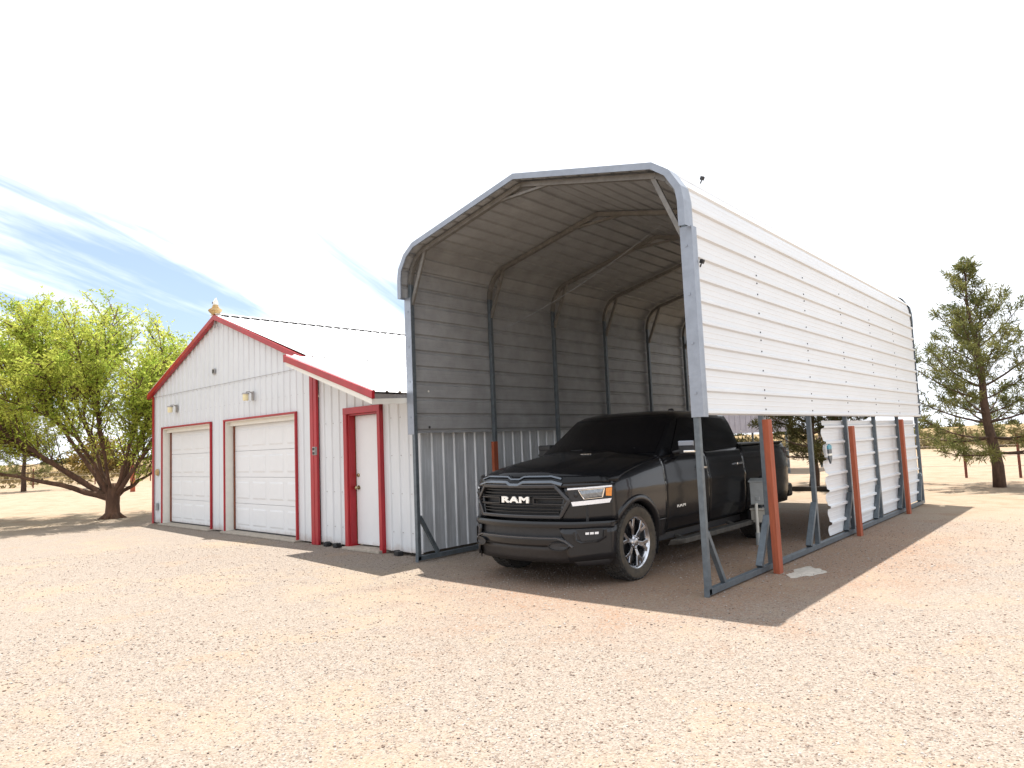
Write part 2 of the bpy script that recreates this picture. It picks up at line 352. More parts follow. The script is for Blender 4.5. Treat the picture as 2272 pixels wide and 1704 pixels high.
def build_pebbles():
    # crushed stone: small irregular stones, denser near the viewer
    n = 80000
    u = RNG.random(n); d = 1.9 + 12.5*u**1.35; a = YAW + RNG.uniform(-.80, .80, n)
    x = d*np.sin(a); y = d*np.cos(a)
    clump = np.sin(x*1.3+.5)*np.cos(y*1.7) + np.sin(x*.6-y*.9)
    keep = RNG.random(n) < np.clip(.75+.3*clump, .15, 1)
    keep &= ~((y > 6.85) & (x < -7.5)); keep &= ~(np.hypot(x+4.25, y-6.87) < .45)
    x, y, d = x[keep], y[keep], d[keep]; n = len(x)
    base = np.array([(1, 0, 0), (-1, 0, 0), (0, 1, 0), (0, -1, 0), (0, 0, 1), (.6, .6, .6), (-.6, .6, .55), (.6, -.6, .5), (-.6, -.6, .6), (0, 0, -.6)])
    F_ = np.array([(0, 5, 7), (0, 2, 5), (2, 6, 5), (2, 1, 6), (1, 8, 6), (1, 3, 8), (3, 7, 8), (3, 0, 7), (5, 4, 7), (5, 6, 4), (6, 8, 4), (8, 7, 4)])
    sz = (.0034 + .0056*RNG.random(n)**2.6) * (1+.25*(d > 6)); ang = RNG.uniform(0, 6.28, n)
    sx = sz*RNG.uniform(.8, 1.5, n); sy = sz*RNG.uniform(.7, 1.2, n); sz_ = sz*RNG.uniform(.4, .8, n)
    P = base[None]*(1+RNG.uniform(-.22, .22, (n, 10, 1)))
    X = P[:, :, 0]*sx[:, None]; Y = P[:, :, 1]*sy[:, None]; Z = P[:, :, 2]*sz_[:, None] + sz_[:, None]*.2
    c, s_ = np.cos(ang)[:, None], np.sin(ang)[:, None]
    V = np.stack([X*c-Y*s_+x[:, None], X*s_+Y*c+y[:, None], Z], -1).reshape(-1, 3)
    Fa = (F_[None] + (np.arange(n)*10)[:, None, None]).reshape(-1, 3)
    m = bpy.data.materials.new('crushed_stone'); m.use_nodes = True; t = m.node_tree; b = t.nodes['Principled BSDF']; b.inputs['Roughness'].default_value = .9; b.inputs['Specular IOR Level'].default_value = .2
    g = t.nodes.new('ShaderNodeNewGeometry'); rp = t.nodes.new('ShaderNodeValToRGB'); e = rp.color_ramp.elements
    for _ in range(3): e.new(.5)
    for i, (q, cc) in enumerate([(0, (0.085, 0.065, 0.060)), (.15, (0.165, 0.115, 0.088)), (.35, (0.250, 0.200, 0.165)), (.7, (0.290, 0.250, 0.220)), (1, (0.370, 0.350, 0.330))]): e[i].position = q; e[i].color = (*cc, 1)
    t.links.new(g.outputs['Random Per Island'], rp.inputs[0]); t.links.new(rp.outputs[0], b.inputs['Base Color'])
    o = npmesh('gravel', V, Fa, m); tag(o, 'loose pale and grey crushed stone scattered over the drive', None, None, 'stuff')
build_pebbles()

# ------------------------------------------------------------------ garage
GA = -0.04
gar = empty('garage', (-18.03, 7.16, 0), GA, 'white ribbed metal garage with red trim, two overhead doors and a lean-to side room', 'garage')
DEP = 13.0; GW = 7.46; PK = 3.70; ZE = 3.20; ZP = 4.52
def gtop(a): return ZE + (ZP-ZE)*(1-abs(a-PK)/PK) if a < PK else ZP - (ZP-ZE)*(a-PK)/(GW-PK)
def wall_strip(mb, brk, zl, zh, y=0.0, h=.019):
    for a, b in zip(brk[:-1], brk[1:]):
        if b-a < 1e-6: continue
        m_ = (a+b)/2; zA, zB = zl(m_), zl(m_)
        mb.add([(a, y-rib(a, h), zA), (b, y-rib(b, h), zB), (b, y-rib(b, h), zh(b)), (a, y-rib(a, h), zh(a))], [(0, 1, 2, 3)])
OPS = [(.60, 3.34), (4.00, 6.90)]; ZO = 2.28
def zlow(a): return ZO if any(l < a < h_ for l, h_ in OPS) else .03
mb = MB(); brk = sorted(set(rib_breaks(0, GW)+[q for o_ in OPS for q in o_]+[PK])); wall_strip(mb, brk, zlow, gtop)
mb.box(-.02, 0, 0, DEP, 0, ZE); mb.box(0, GW, DEP, DEP+.02, 0, ZE)
# horizontal lap line of the gable sheets
mb.build('wall', white, gar)
mb = MB(); mb.box(.06, GW-.1, -.0235, -.0205, 3.075, 3.083); mb.build('lap_seam', fixt, gar)
# main roof
def slope_sheet(mb, x0, z0, x1, z1, y0, y1):
    d = Vector((x1-x0, 0, z1-z0)).normalized(); nrm = Vector((-d.z, 0, d.x)); nrm = nrm if nrm.z > 0 else -nrm
    brk = rib_breaks(0, y1-y0)
    P = [[Vector((xx, y0+s_, zz)) + nrm*(.01+rib(s_, .022)) for s_ in brk] for xx, zz in ((x0, z0), (x1, z1))]
    mb.grid(P)
mb = MB(); slope_sheet(mb, -.14, ZE-.05+.04, PK, ZP+.05, -.10, DEP+.1); slope_sheet(mb, GW+.10, ZE-.03+.04, PK, ZP+.05, -.10, DEP+.1)
rf = mb.build('roof', roofw, gar, thick=.004)
mb = MB()
for s_ in (-1, 1):
    mb.add([(PK, -.13, ZP+.095), (PK+s_*.17, -.13, ZP+.045), (PK+s_*.17, DEP+.1, ZP+.045), (PK, DEP+.1, ZP+.095)], [(0, 1, 2, 3)])
ridge = mb.build('ridge_cap', roofw, rf, thick=.004)
mb = MB(); yy = .02
while yy < DEP:
    mb.box(PK+.172, PK+.178, yy+.066, yy+.20, ZP-.012, ZP+.036); yy += PER
absorb(ridge, mb.build('ridge_closure_gap', black, rf))
# red trims
mb = MB()
for (xa, za, xb, zb_) in ((-.16, ZE-.06, PK, ZP+.045), (GW+.12, ZE-.045, PK, ZP+.045)):
    mb.add([(xa, -.12, za-.095), (xb, -.12, zb_-.095), (xb, -.12, zb_+.015), (xa, -.12, za+.015), (xa, -.03, za-.095), (xb, -.03, zb_-.095), (xb, -.03, zb_+.015), (xa, -.03, za+.015)], [(0, 1, 2, 3), (0, 4, 5, 1), (3, 2, 6, 7), (0, 3, 7, 4), (4, 7, 6, 5)])
mb.build('rake_trim', red, gar, bevel=.004)
mb = MB(); mb.box(-.035, .075, -.035, -.022, .0, ZE-.10); mb.box(-.035, -.023, -.022, .10, .0, ZE-.10); mb.build('corner_trim', red, gar)
mb = MB(); mb.box(GW-.01, GW+.10, -.075, -.022, .0, 2.99); mb.box(GW+.103, GW+.20, -.070, -.022, .0, 2.96); mb.build('corner_trim', red, gar, bevel=.006)
# overhead doors
for i, (l, h_) in enumerate(OPS):
    mb = MB()
    mb.box(l-.02, l+.018, -.05, -.004, 0, ZO+.02); mb.box(h_-.018, h_+.02, -.05, -.004, 0, ZO+.02); mb.box(l-.02, h_+.02, -.052, -.006, ZO-.0, ZO+.035)
    mb.build('door_frame', red, gar, bevel=.004)
    mb = MB(); RD = .17
    mb.box(l+.018, l+.03, -.02, RD, .02, ZO); mb.box(h_-.03, h_-.018, -.02, RD, .02, ZO); mb.box(l+.018, h_-.018, -.02, RD, ZO-.02, ZO-.002)
    mb.box(l+.03, h_-.03, RD-.10, RD-.02, ZO-.10, ZO-.02)
    mb.build('door_jamb', jambw, gar)
    x0, x1 = l+.07, h_-.07; zt = ZO-.09; nh = 4; ph = (zt-.06)/nh
    mb = MB()
    for r_ in range(nh):
        za, zb_ = .06+r_*ph, .06+(r_+1)*ph-.006
        mb.box(x0, x1, RD, RD+.03, za, zb_)
        nc = 4; cw = (x1-x0)/nc
        for c_ in range(nc):
            cx0, cx1 = x0+c_*cw+.07, x0+(c_+1)*cw-.07; cz0, cz1 = za+.09, zb_-.09
            # raised panel: bevelled block inside a grooved border
            o_ = [(cx0, cz0), (cx1, cz0), (cx1, cz1), (cx0, cz1)]; i_ = [(cx0+.03, cz0+.03), (cx1-.03, cz0+.03), (cx1-.03, cz1-.03), (cx0+.03, cz1-.03)]
            vs = [(x, RD-.001, z) for x, z in o_]+[(x, RD-.010, z) for x, z in i_]
            mb.add(vs, [(4, 5, 6, 7)]+[(k, (k+1) % 4, 4+(k+1) % 4, 4+k) for k in range(4)])
    d_ = mb.build('overhead_door', doorw, gar)
    for xs in (x0-.03, x1): mb = MB(); mb.box(xs, xs+.03, RD-.03, RD+.03, .05, zt); mb.build('weather_strip', rust, d_)
    mb = MB(); mb.box(x0, x1, RD-.012, RD+.03, .03, .058); mb.build('bottom_seal', black, d_)
    mb = MB(); mb.box(l-.05, h_+.05, -.12, RD+.4, 0, .035); mb.build('door_sill', concrete, gar, bevel=.01)
# gable vent, outlet covers
mb = MB(); mb.box(3.45, 3.56, -.045, -.02, 3.33, 3.44); mb.mi = 1; mb.box(3.47, 3.54, -.050, -.046, 3.35, 3.42); mb.build('gable_vent', [fixt, black], gar)
mb = MB(); mb.lathe([(0, -.045), (.07, -.04), (.085, 0)], 16, Matrix.Translation((.30, -.02, 1.24)) @ Matrix.Rotation(R(90), 4, 'Z')); mb.build('round_cover', tanm, gar, smooth=True)
mb = MB(); mb.box(.25, .34, -.07, -.02, .33, .50); mb.build('outlet_box', greybox, gar, bevel=.006)
mb = MB(); mb.box(GW+.11, GW+.20, -.105, -.061, 1.52, 1.66); mb.mi = 1; mb.box(GW+.125, GW+.185, -.112, -.104, 1.60, 1.645); mb.box(GW+.125, GW+.185, -.112, -.104, 1.53, 1.575); mb.build('outlet_box', [fixt, black], gar, bevel=.004)
# lean-to
LX0, LX1 = GW-.02, 10.36
def leanz(a): return 3.13 - .295*(a-7.55)
mb = MB(); DL, DR = 8.50, 9.44
lb = sorted(set(rib_breaks(LX0+.2, LX1)+[DL, DR]))
wall_strip(mb, lb, lambda a: 2.2 if DL < a < DR else .05, lambda a: leanz(a)-.03)
ltw = mb.build('lean_to_wall', white, gar)
mb = MB()
for z_ in (.33, .9, 1.47, 2.04):
    for k in range(int(LX0/PER), int(LX1/PER)+1):
        a = k*PER+.088
        if LX0+.2 < a < LX1 and not (DL-.1 < a < DR+.1): mb.box(a-.006, a+.006, -.012, -.004, z_-.006, z_+.006)
for k in range(1, 33):
    a = k*PER+.088
    for z_ in (2.62, 3.05):
        if a < GW-.1: mb.box(a-.004, a+.004, -.010, -.003, z_-.004, z_+.004)
absorb(ltw, mb.build('wall_screws', fixt, gar))
mb = MB(); brk = rib_breaks(0, 9.0)
P = [[(LX1-.02+rib(s_, .022)-.042*s_, s_, zz) for s_ in brk] for zz in (.07, 2.28)]; mb.grid(P); mb.build('lean_to_side_wall', galvw, gar)
# lean-to roof: overhangs towards the drive
mb = MB(); a0, a1 = 7.62-.02, 10.50; z0, z1 = 3.20, 2.345; yf0, yf1 = -.58, -.90
brk = rib_breaks(-1.0, 9.2); rows = []
for t_ in (0, 1):
    a = a0+(a1-a0)*t_; z = z0+(z1-z0)*t_; row = []
    for s_ in brk: row.append((a-t_*.045*max(0, s_+.9), max(s_, yf0+(yf1-yf0)*t_)+1e-4*s_, z+.012+rib(s_, .024)))
    rows.append(row)
mb.grid(rows); lrf = mb.build('lean_to_roof', roofw, gar, thick=.004)
mb = MB()
mb.add([(a0-.06, yf0-.02, z0-.085), (a1, yf1-.02, z1-.085), (a1, yf1-.02, z1+.022), (a0-.06, yf0-.02, z0+.022), (a0-.06, yf0+.03, z0-.085), (a1, yf1+.03, z1-.085), (a1, yf1+.03, z1+.022), (a0-.06, yf0+.03, z0+.022)], [(0, 1, 2, 3), (4, 7, 6, 5), (0, 4, 5, 1), (3, 2, 6, 7), (0, 3, 7, 4), (1, 5, 6, 2)])
mb.box(a0-.07, a0-.01, yf0-.02, yf0+.35, z0-.10, z0+.03)
mb.build('rake_trim', red, lrf, bevel=.003)
mb = MB()
mb.add([(a0-.02, yf0+.00, z0-.16), (a1-.03, yf1+.00, z1-.16), (a1-.03, yf1+.00, z1-.086), (a0-.02, yf0+.00, z0-.086), (a0-.02, 0, z0-.13), (a1-.03, 0, z1-.13), (a1-.03, 0, z1-.05), (a0-.02, 0, z0-.05)], [(0, 1, 2, 3), (0, 4, 5, 1), (0, 3, 7, 4), (1, 5, 6, 2)])
mb.build('soffit_board', jambw, lrf)
mb = MB(); mb.bar((a1-.07, yf1+.05, z1-.07), (a1-.07-.44, 8.9, z1-.07), .06, .12); mb.build('eave_board', fixt, lrf)
# service door
mb = MB()
mb.box(DL-.02, DL+.075, -.075, .0, 0, 2.26); mb.box(DR-.03, DR+.045, -.075, .0, 0, 2.26); mb.box(DL-.02, DR+.045, -.078, .0, 2.16, 2.265)
mb.box(DL+.075, DL+.095, -.04, .14, .03, 2.15); mb.box(DR-.05, DR-.03, -.04, .14, .03, 2.15); mb.box(DL+.095, DR-.05, -.04, .14, 2.135, 2.158)
mb.build('door_frame', red, gar, bevel=.005)
mb = MB(); mb.box(DL+.105, DR-.055, .085, .13, .07, 2.13); sdoor = mb.build('service_door', doorw, gar, bevel=.004)
mb = MB(); mb.box(DL+.096, DL+.103, .075, .13, .07, 2.13); mb.build('weather_strip', rust, sdoor)
for z_, r_ in ((1.17, .030), (.97, .034)):
    mb = MB(); T = Matrix.Translation((DL+.17, .085, z_)) @ Matrix.Rotation(R(-90), 4, 'Z')
    if r_ > .031: mb.lathe([(.036, 0), (.036, .008), (.014, .012), (.013, .035), (.030, .045), (.032, .062), (.02, .075), (0, .077)], 20, T); nm = 'door_knob'
    else: mb.lathe([(.030, 0), (.030, .018), (.022, .026), (0, .027)], 20, T); nm = 'deadbolt'
    mb.build(nm, brass, sdoor, smooth=True)
mb = MB(); mb.box(DL-.02, DR+.04, -.14, .16, 0, .045); mb.build('door_sill', concrete, gar, bevel=.008)
for a_, w_ in ((7.93, .11), (8.22, .11), (9.86, .16)):
    mb = MB(); T = Matrix.Translation((a_, -.06, .04)) @ Matrix.Rotation(R(random.uniform(-15, 15)), 4, 'Z')
    for k in range(3): mb.box(-w_/2+k*w_/3, -w_/2+(k+1)*w_/3-.005, -.05, .045, -.04, .025+.02*random.random(), T)
    mb.build('footing_block', black, gar, bevel=.01)

# wall lamps
def wall_lamp(a, z, label):
    c, s_ = math.cos(GA), math.sin(GA)
    o = empty('wall_lamp', (-18.03+a*c+.024*s_, 7.16+a*s_-.024*c, z), GA, label, 'wall lamp', 'lamps over the garage doors'); o.scale = (.74, .74, .74)
    mb = MB(); mb.box(-.055, .055, -.03, 0, -.12, .12); mb.build('back_plate', fixt, o, bevel=.008)
    mb = MB(); mb.tube([(0, -.02, .06), (0, -.10, .11), (0, -.19, .10), (0, -.21, .06)], .014, 8); mb.build('arm', fixt, o, smooth=True)
    T = Matrix.Translation((0, -.21, -.02)) @ Matrix.Rotation(R(90), 4, 'Y')
    mb = MB(); mb.lathe([(0, -.10), (.085, -.095), (.095, -.07), (.095, -.06), (0, -.055)], 20, T); mb.build('cap', fixt, o, smooth=True)
    mb = MB(); mb.lathe([(.072, -.06), (.072, .09), (.06, .11), (0, .112)], 20, T); mb.build('lamp_shade', cream, o, smooth=True)
wall_lamp(1.50, 2.72, 'cream-shaded wall lamp over the left, farther garage door')
wall_lamp(5.28, 2.72, 'cream-shaded wall lamp over the right garage door, nearer the lean-to')

# roof ornament at the gable peak
orn = empty('roof_ornament', (-14.30, 6.92, 4.40), -.3, 'small tan and white owl-like ornament on a grey bracket at the garage peak', 'ornament')
mb = MB(); mb.box(-.13, -.09, -.02, .02, -.12, .28); mb.box(-.13, .02, -.015, .015, -.12, -.07); mb.build('bracket', fixt, orn)
tilt = Matrix.Translation((-.02, 0, .28)) @ Matrix.Rotation(R(-14), 4, 'Y') @ Matrix.Rotation(R(-90), 4, 'Y')
mb = MB(); mb.lathe([(0, -.06), (.08, -.055), (.15, .02), (.18, .06), (.15, .07), (0, .07)], 20, tilt); mb.build('bowl', tanm, orn, smooth=True)
mb = MB(); mb.lathe([(.13, .05), (.12, .10), (.095, .105), (.10, .15), (.075, .155), (.078, .20), (.05, .21)], 20, Matrix.Translation((.03, 0, .27)) @ Matrix.Rotation(R(-90), 4, 'Y')); mb.build('body', tanm, orn, smooth=True, ang=50)
mb = MB(); mb.lathe([(.0, .19), (.055, .20), (.07, .26), (.06, .31), (0, .33)], 16, Matrix.Translation((.03, 0, .27)) @ Matrix.Rotation(R(-90), 4, 'Y'))
for s_ in (-1, 1): mb.tube([(.03+s_*.04, 0, .56), (.03+s_*.075, 0, .60), (.03+s_*.085, 0, .66)], [.035, .03, .006], 8)
hd = mb.build('head', offw, orn, smooth=True)
mb = MB(); mb.tube([(.03, -.06, .55), (.03, -.085, .52), (.03, -.078, .49)], [.016, .012, .003], 6); mb.build('beak', black, hd)
orn.scale = (.78, .78, .80)

# ------------------------------------------------------------------ carport
CX, CY, CW, BAY, NB = -7.48, 6.46, 4.33, 1.651, 6
car = empty('carport', (CX, CY, 0), 0, 'tall white metal carport on galvanised posts with a black pickup inside', 'carport')
LEN = BAY*NB; ZW = 1.78; HX = CW/2
half = [(HX, ZW), (HX, 3.92), (HX-.02, 4.06), (HX-.075, 4.18), (HX-.165, 4.285), (HX-.29, 4.36), (0, 4.79)]
def path(pts):
    return [(x+HX, z) for x, z in pts]
pr = path(half); pl = path([(-x, z) for x, z in half])[::-1]
full = pl[::-1]  # left wall bottom ... up to ridge
full = path([(-x, z) for x, z in half]) + pr[::-1][1:]
def arcsample(pts):
    S_ = [0]
    for a, b in zip(pts[:-1], pts[1:]): S_.append(S_[-1]+math.dist(a, b))
    return S_
def pos_at(pts, S_, s_):
    s_ = max(0, min(S_[-1], s_))
    for i in range(len(pts)-1):
        if s_ <= S_[i+1]+1e-9:
            t_ = (s_-S_[i])/(S_[i+1]-S_[i]); a, b = pts[i], pts[i+1]; d = Vector((b[0]-a[0], b[1]-a[1])).normalized()
            return (a[0]+(b[0]-a[0])*t_, a[1]+(b[1]-a[1])*t_), d
def sheet(mb, pts, s0, s1, y0, y1, off, sign, phase=0):
    S_ = arcsample(pts); br = sorted(set(rib_breaks(s0+phase, s1+phase)+[q+phase for q in S_ if s0 < q < s1])); rows = [[], []]
    for b in br:
        s_ = b-phase; p_, d = pos_at(pts, S_, s_)
        n_ = Vector((d.y, -d.x))*sign; h_ = off+rib(b)
        q = (p_[0]+n_.x*h_, p_[1]+n_.y*h_)
        rows[0].append((q[0], y0, q[1])); rows[1].append((q[0], y1, q[1]))
    mb.grid(rows)
def mat_two_sided(name, outer, inn):
    # outside keeps its paint, the underside shows the bare back of the same sheet
    m = bpy.data.materials.new(name); return m
TP = .03
Sr = arcsample(pr)
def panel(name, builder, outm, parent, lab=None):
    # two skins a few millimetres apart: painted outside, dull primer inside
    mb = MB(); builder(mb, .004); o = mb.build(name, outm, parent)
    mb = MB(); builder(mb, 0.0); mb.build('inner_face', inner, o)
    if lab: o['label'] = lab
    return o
sw = 3.74-ZW
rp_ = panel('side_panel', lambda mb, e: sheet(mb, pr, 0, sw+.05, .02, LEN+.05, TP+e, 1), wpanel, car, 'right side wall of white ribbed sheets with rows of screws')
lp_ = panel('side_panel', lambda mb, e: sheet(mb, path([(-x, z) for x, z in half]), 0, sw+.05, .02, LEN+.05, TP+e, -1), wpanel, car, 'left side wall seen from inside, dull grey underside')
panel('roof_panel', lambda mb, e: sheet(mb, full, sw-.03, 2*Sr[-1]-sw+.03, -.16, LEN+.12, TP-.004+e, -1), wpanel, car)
# screws on the right wall
mb = MB(); xo = CW+TP+.004
for k in range(NB+1):
    y = k*BAY + (.06 if k == 0 else 0)
    for q in range(0, 9):
        for dz_ in ((.072,) if q % 3 else (.072, .205)):
            z = ZW+q*PER+dz_
            if k and z < 3.98: mb.box(xo, xo+.007, y-.008, y+.008, z-.008, z+.008)
    if k == 0:
        for z in (3.78, 3.93): mb.box(xo, xo+.007, -.02, -.004, z-.008, z+.008)
absorb(rp_, mb.build('screws', black, rp_))
# gable and corner trim
def trim_band(mb, pts, y0, y1, off, depth):
    rows = []
    for i, p_ in enumerate(pts):
        a = pts[max(0, i-1)]; b = pts[min(len(pts)-1, i+1)]; d = Vector((b[0]-a[0], b[1]-a[1])).normalized()
        n_ = Vector((-d.y, d.x))
        o_ = (p_[0]+n_.x*off, p_[1]+n_.y*off); q = (p_[0]-n_.x*depth, p_[1]-n_.y*depth)
        rows.append([(o_[0], y1, o_[1]), (o_[0], y0, o_[1]), (q[0], y0, q[1]), (q[0], y0+.02, q[1])])
    mb.grid(rows)
gt = [(0, 3.68), (0, 3.94), (.02, 4.07), (.13, 4.25), (.29, 4.365), (HX, 4.80), (CW-.29, 4.365), (CW-.13, 4.25), (CW-.02, 4.07), (CW, 3.94), (CW, 3.68)]
mb = MB(); trim_band(mb, gt, -.175, .0, .060, .012); mb.build('gable_trim', galvl, car, thick=.003)
mb = MB(); trim_band(mb, [(x, z) for x, z in gt], LEN+.14, LEN+.02, .056, .02); mb.build('gable_trim', galv, car, thick=.003)
for s_, x in ((-1, -.060), (1, CW+.060)):
    xi = x-s_*.125
    mb = MB(); mb.box(min(x, xi), max(x, xi), -.048, -.040, ZW-.02, 3.70); mb.box(min(x, x-s_*.006)+s_*.006, max(x, x-s_*.006)+s_*.006, -.048, .06, ZW-.02, 3.70)
    for z_ in (2.0, 2.5, 3.0, 3.5): mb.box((x+xi)/2-.012, (x+xi)/2+.012, -.055, -.048, z_-.012, z_+.012)
    mb.build('corner_trim', galvl, car)
    mb = MB(); mb.box(min(x, xi), max(x, xi), LEN+.055, LEN+.063, ZW-.02, 3.70); mb.build('corner_trim', galv, car)
# frame: posts, bows, braces
TW = .058
bowpts = [(x*(HX-TW/2)/HX+HX, z-.03) for x, z in half[1:]]
bowpts = [(2*HX-x, z) for x, z in bowpts] + bowpts[::-1][1:]
for k in range(NB+1):
    y = k*BAY
    for s_ in (0, 1):
        x = TW/2 if s_ == 0 else CW-TW/2
        mb = MB(); mb.box(x-TW/2, x+TW/2, y-TW/2, y+TW/2, .075 if k else .02, 3.90); mb.build('post', galv, car, bevel=.004)
        # knee brace at the rounded corner
        mb = MB(); xa = x; xb = .36 if s_ == 0 else CW-.36; mb.bar((xa+(.02 if s_ == 0 else -.02), y, 3.60), (xb, y, 4.33), .05, .035, (0, 1, 0)); mb.build('knee_brace', bowm, car)
        # foot brace along the base rail
        dr = 1 if k == 0 else -1
        mb = MB(); mb.bar((x, y+dr*.36, .09), (x, y+dr*.035, .62), .05, .075 if k else .05, (1, 0, 0)); mb.build('foot_brace', galv, car, bevel=.004)
    mb = MB(); b = len(mb.v)
    for p0, p1 in zip(bowpts[:-1], bowpts[1:]): mb.bar((p0[0], y, p0[1]), (p1[0], y, p1[1]), TW, TW, (0, 1, 0))
    mb.bar((HX-.42, y+.01, 4.655), (HX+.42, y+.01, 4.655), .04, .03); mb.build('roof_bow', bowm, car)
for x in (TW/2, CW-TW/2):
    mb = MB(); mb.box(x-TW/2, x+TW/2, -TW/2, LEN+TW/2, .018, .078); mb.box(x-TW/2, x+TW/2, -TW/2-.004, -TW/2-.001, .0, .08)
    mb.build('base_rail', galv, car, bevel=.004)
# lower infill sheets on the right side, horizontal ribs, ragged cut edge
mb = MB(); zz = rib_breaks(.09, 1.72); rows = []
ys = np.linspace(BAY*2+.66, LEN-.05, 14)
for z in zz:
    rows.append([(CW-.072+rib(z, .03)*1.2, y if j else y+.035*math.sin(z*27.5)-.02*math.sin(z*13), z) for j, y in enumerate(ys)])
mb.grid(rows); mb.build('lower_panel', wpanel, car, thick=.003)['label'] = 'white ribbed infill sheet with a ragged cut edge low on the right side'
# small black clips on the sheet
for x, y, z in ((CW-.10, .62, 4.39), (CW+.068, .12, 3.33)):
    mb = MB(); T = Matrix.Translation((x, y, z)) @ Matrix.Rotation(R(25), 4, 'Y'); mb.box(-.022, .022, -.02, .02, -.0, .045, T); mb.box(-.008, .008, -.008, .008, -.04, .0, T); mb.build('black_clip', black, car, bevel=.008)
# thin cord slung across the ceiling
c0, c1 = (.10, BAY+.02, 3.33), (HX+.75, BAY+.5, 4.55)
mb = MB(); mb.tube([(c0[0]+(c1[0]-c0[0])*t_, c0[1]+(c1[1]-c0[1])*t_, c0[2]+(c1[2]-c0[2])*t_-.10*math.sin(math.pi*t_)) for t_ in np.linspace(0, 1, 14)], .0028, 5); mb.build('cord', galvl, car)
# left wall: black bolt, and an off-white disc painted as daylight through a hole
mb = MB(); mb.lathe([(0, .008), (.018, .006), (.02, 0)], 12, Matrix.Translation((TP*-1+.012, .32, 1.86))); mb.build('bolt_and_light_dot', black, lp_); mb = MB(); mb.lathe([(0, .004), (.014, .003), (.015, 0)], 12, Matrix.Translation((TP*-1+.012, .32, 2.38))); mb.build('bolt_and_light_dot', offw, lp_)

# timber uprights beside the carport
def stake(x, y, h_, lx, ly, label, w=.085, d=.045):
    o = MB(); o.box(-d/2, d/2, -w/2, w/2, -.05, h_)
    p = o.build('wood_upright', wood, None, bevel=.004); p.location = (x, y, 0); p.rotation_euler = (lx, ly, 0)
    return tag(p, label, 'timber post', 'red timber uprights along the carport')
stake(-3.04, 7.94, 1.73, R(0), R(-.3), 'nearest red stained timber upright, beside the second right carport post', .12, .07)
stake(-3.05, 11.25, 1.63, R(0), R(0), 'middle red stained timber upright against the white lower sheets', .12, .06)
stake(-3.05, 14.44, 1.73, R(0), R(0), 'farthest red stained timber upright, near the rear of the carport side', .12, .06)
stake(-7.38, 8.02, 1.62, 0, 0, 'dark red timber upright inside the carport left wall, behind the pickup nose', .10, .05)

# concrete patch
V = [(0, 0, .012)]; 
for k in range(26):
    a = k*2*math.pi/26; r_ = 1+.18*math.sin(3*a+1)+.12*math.sin(7*a)
    V.append((.16*r_*math.cos(a), .34*r_*math.sin(a), .002))
me = bpy.data.meshes.new('concrete_patch'); me.from_pydata(V, [], [(0, 1+k, 1+(k+1) % 26) for k in range(26)])
cp = link('concrete_patch', me, None, mat('pale_concrete_spill', (.50, .46, .40), .9, var=.3, scale=18, bump=.4)); cp.location = (-2.80, 8.12, 0); tag(cp, 'pale spilled concrete patch on the ground by the nearest red upright', 'concrete patch')

# electrical pedestal behind the second post
ped = empty('electrical_pedestal', (-4.00, 9.90, 0), .12, 'grey power boxes with white conduit behind the second right post', 'electrical box')
mb = MB(); mb.box(-.10, .10, -.06, .06, .56, .90)
mb.add([(-.12, -.075, .895), (.12, -.075, .895), (.12, .07, .935), (-.12, .07, .935), (-.12, -.075, .88), (.12, -.075, .88), (.12, .07, .88), (-.12, .07, .88)], [(0, 1, 2, 3), (4, 7, 6, 5), (0, 4, 5, 1), (1, 5, 6, 2), (2, 6, 7, 3), (3, 7, 4, 0)])
mb.box(-.03, .03, -.07, -.055, .62, .68); mb.build('disconnect_box', greybox, ped, bevel=.008)
mb = MB(); mb.box(-.11, .11, -.055, .055, .31, .49); mb.box(-.12, .12, -.07, .06, .48, .51); mb.build('outlet_box', tanbox, ped, bevel=.008)
mb = MB(); mb.tube([(-.02, -.07, .58), (-.02, -.085, .52), (-.02, -.085, .25), (-.02, -.085, .14)], [.022]*4, 10); mb.build('conduit', pvc, ped, smooth=True)
mb = MB(); mb.tube([(.07, 0, .32), (.07, 0, -.02)], .025, 10); mb.tube([(-.02, -.085, .17), (-.02, -.085, -.02)], .034, 10); mb.build('conduit', greybox, ped, smooth=True)
mb = MB(); mb.box(-.015, .02, .06, .09, 0, .84); mb.build('stake', galv, ped)

# hanging ornament on the infill sheet
ho = empty('hanging_ornament', (-3.150, 10.46, 1.30), 0, 'teal and slate pointed wall ornament hung on the white infill sheet', 'ornament')
def plate(mb, pts, x0=-.012, x1=.012):
    pts = [(y*.8, z*.47) for y, z in pts]
    n = len(pts); mb.add([(x0, y, z) for y, z in pts]+[(x1, y, z) for y, z in pts], [tuple(range(n)), tuple(reversed(range(n, 2*n)))]+[(i, (i+1) % n, n+(i+1) % n, n+i) for i in range(n)])
mb = MB(); plate(mb, [(-.095, .02), (-.095, .12), (-.05, .15), (0, .18), (.05, .15), (.095, .12), (.095, .02)]); mb.build('top_plate', tealm, ho, bevel=.004)
mb = MB(); plate(mb, [(-.085, -.11), (-.09, .018), (.09, .018), (.085, -.11)]); mb.build('middle_plate', slate, ho, bevel=.004)
mb = MB(); plate(mb, [(-.085, -.17), (-.085, -.112), (.085, -.112), (.085, -.17)], -.012, .014); mb.build('band', offw, ho)
mb = MB(); plate(mb, [(-.085, -.172), (.085, -.172), (.08, -.27), (.0, -.42), (-.075, -.27)]); mb.build('bottom_plate', slate, ho, bevel=.004)

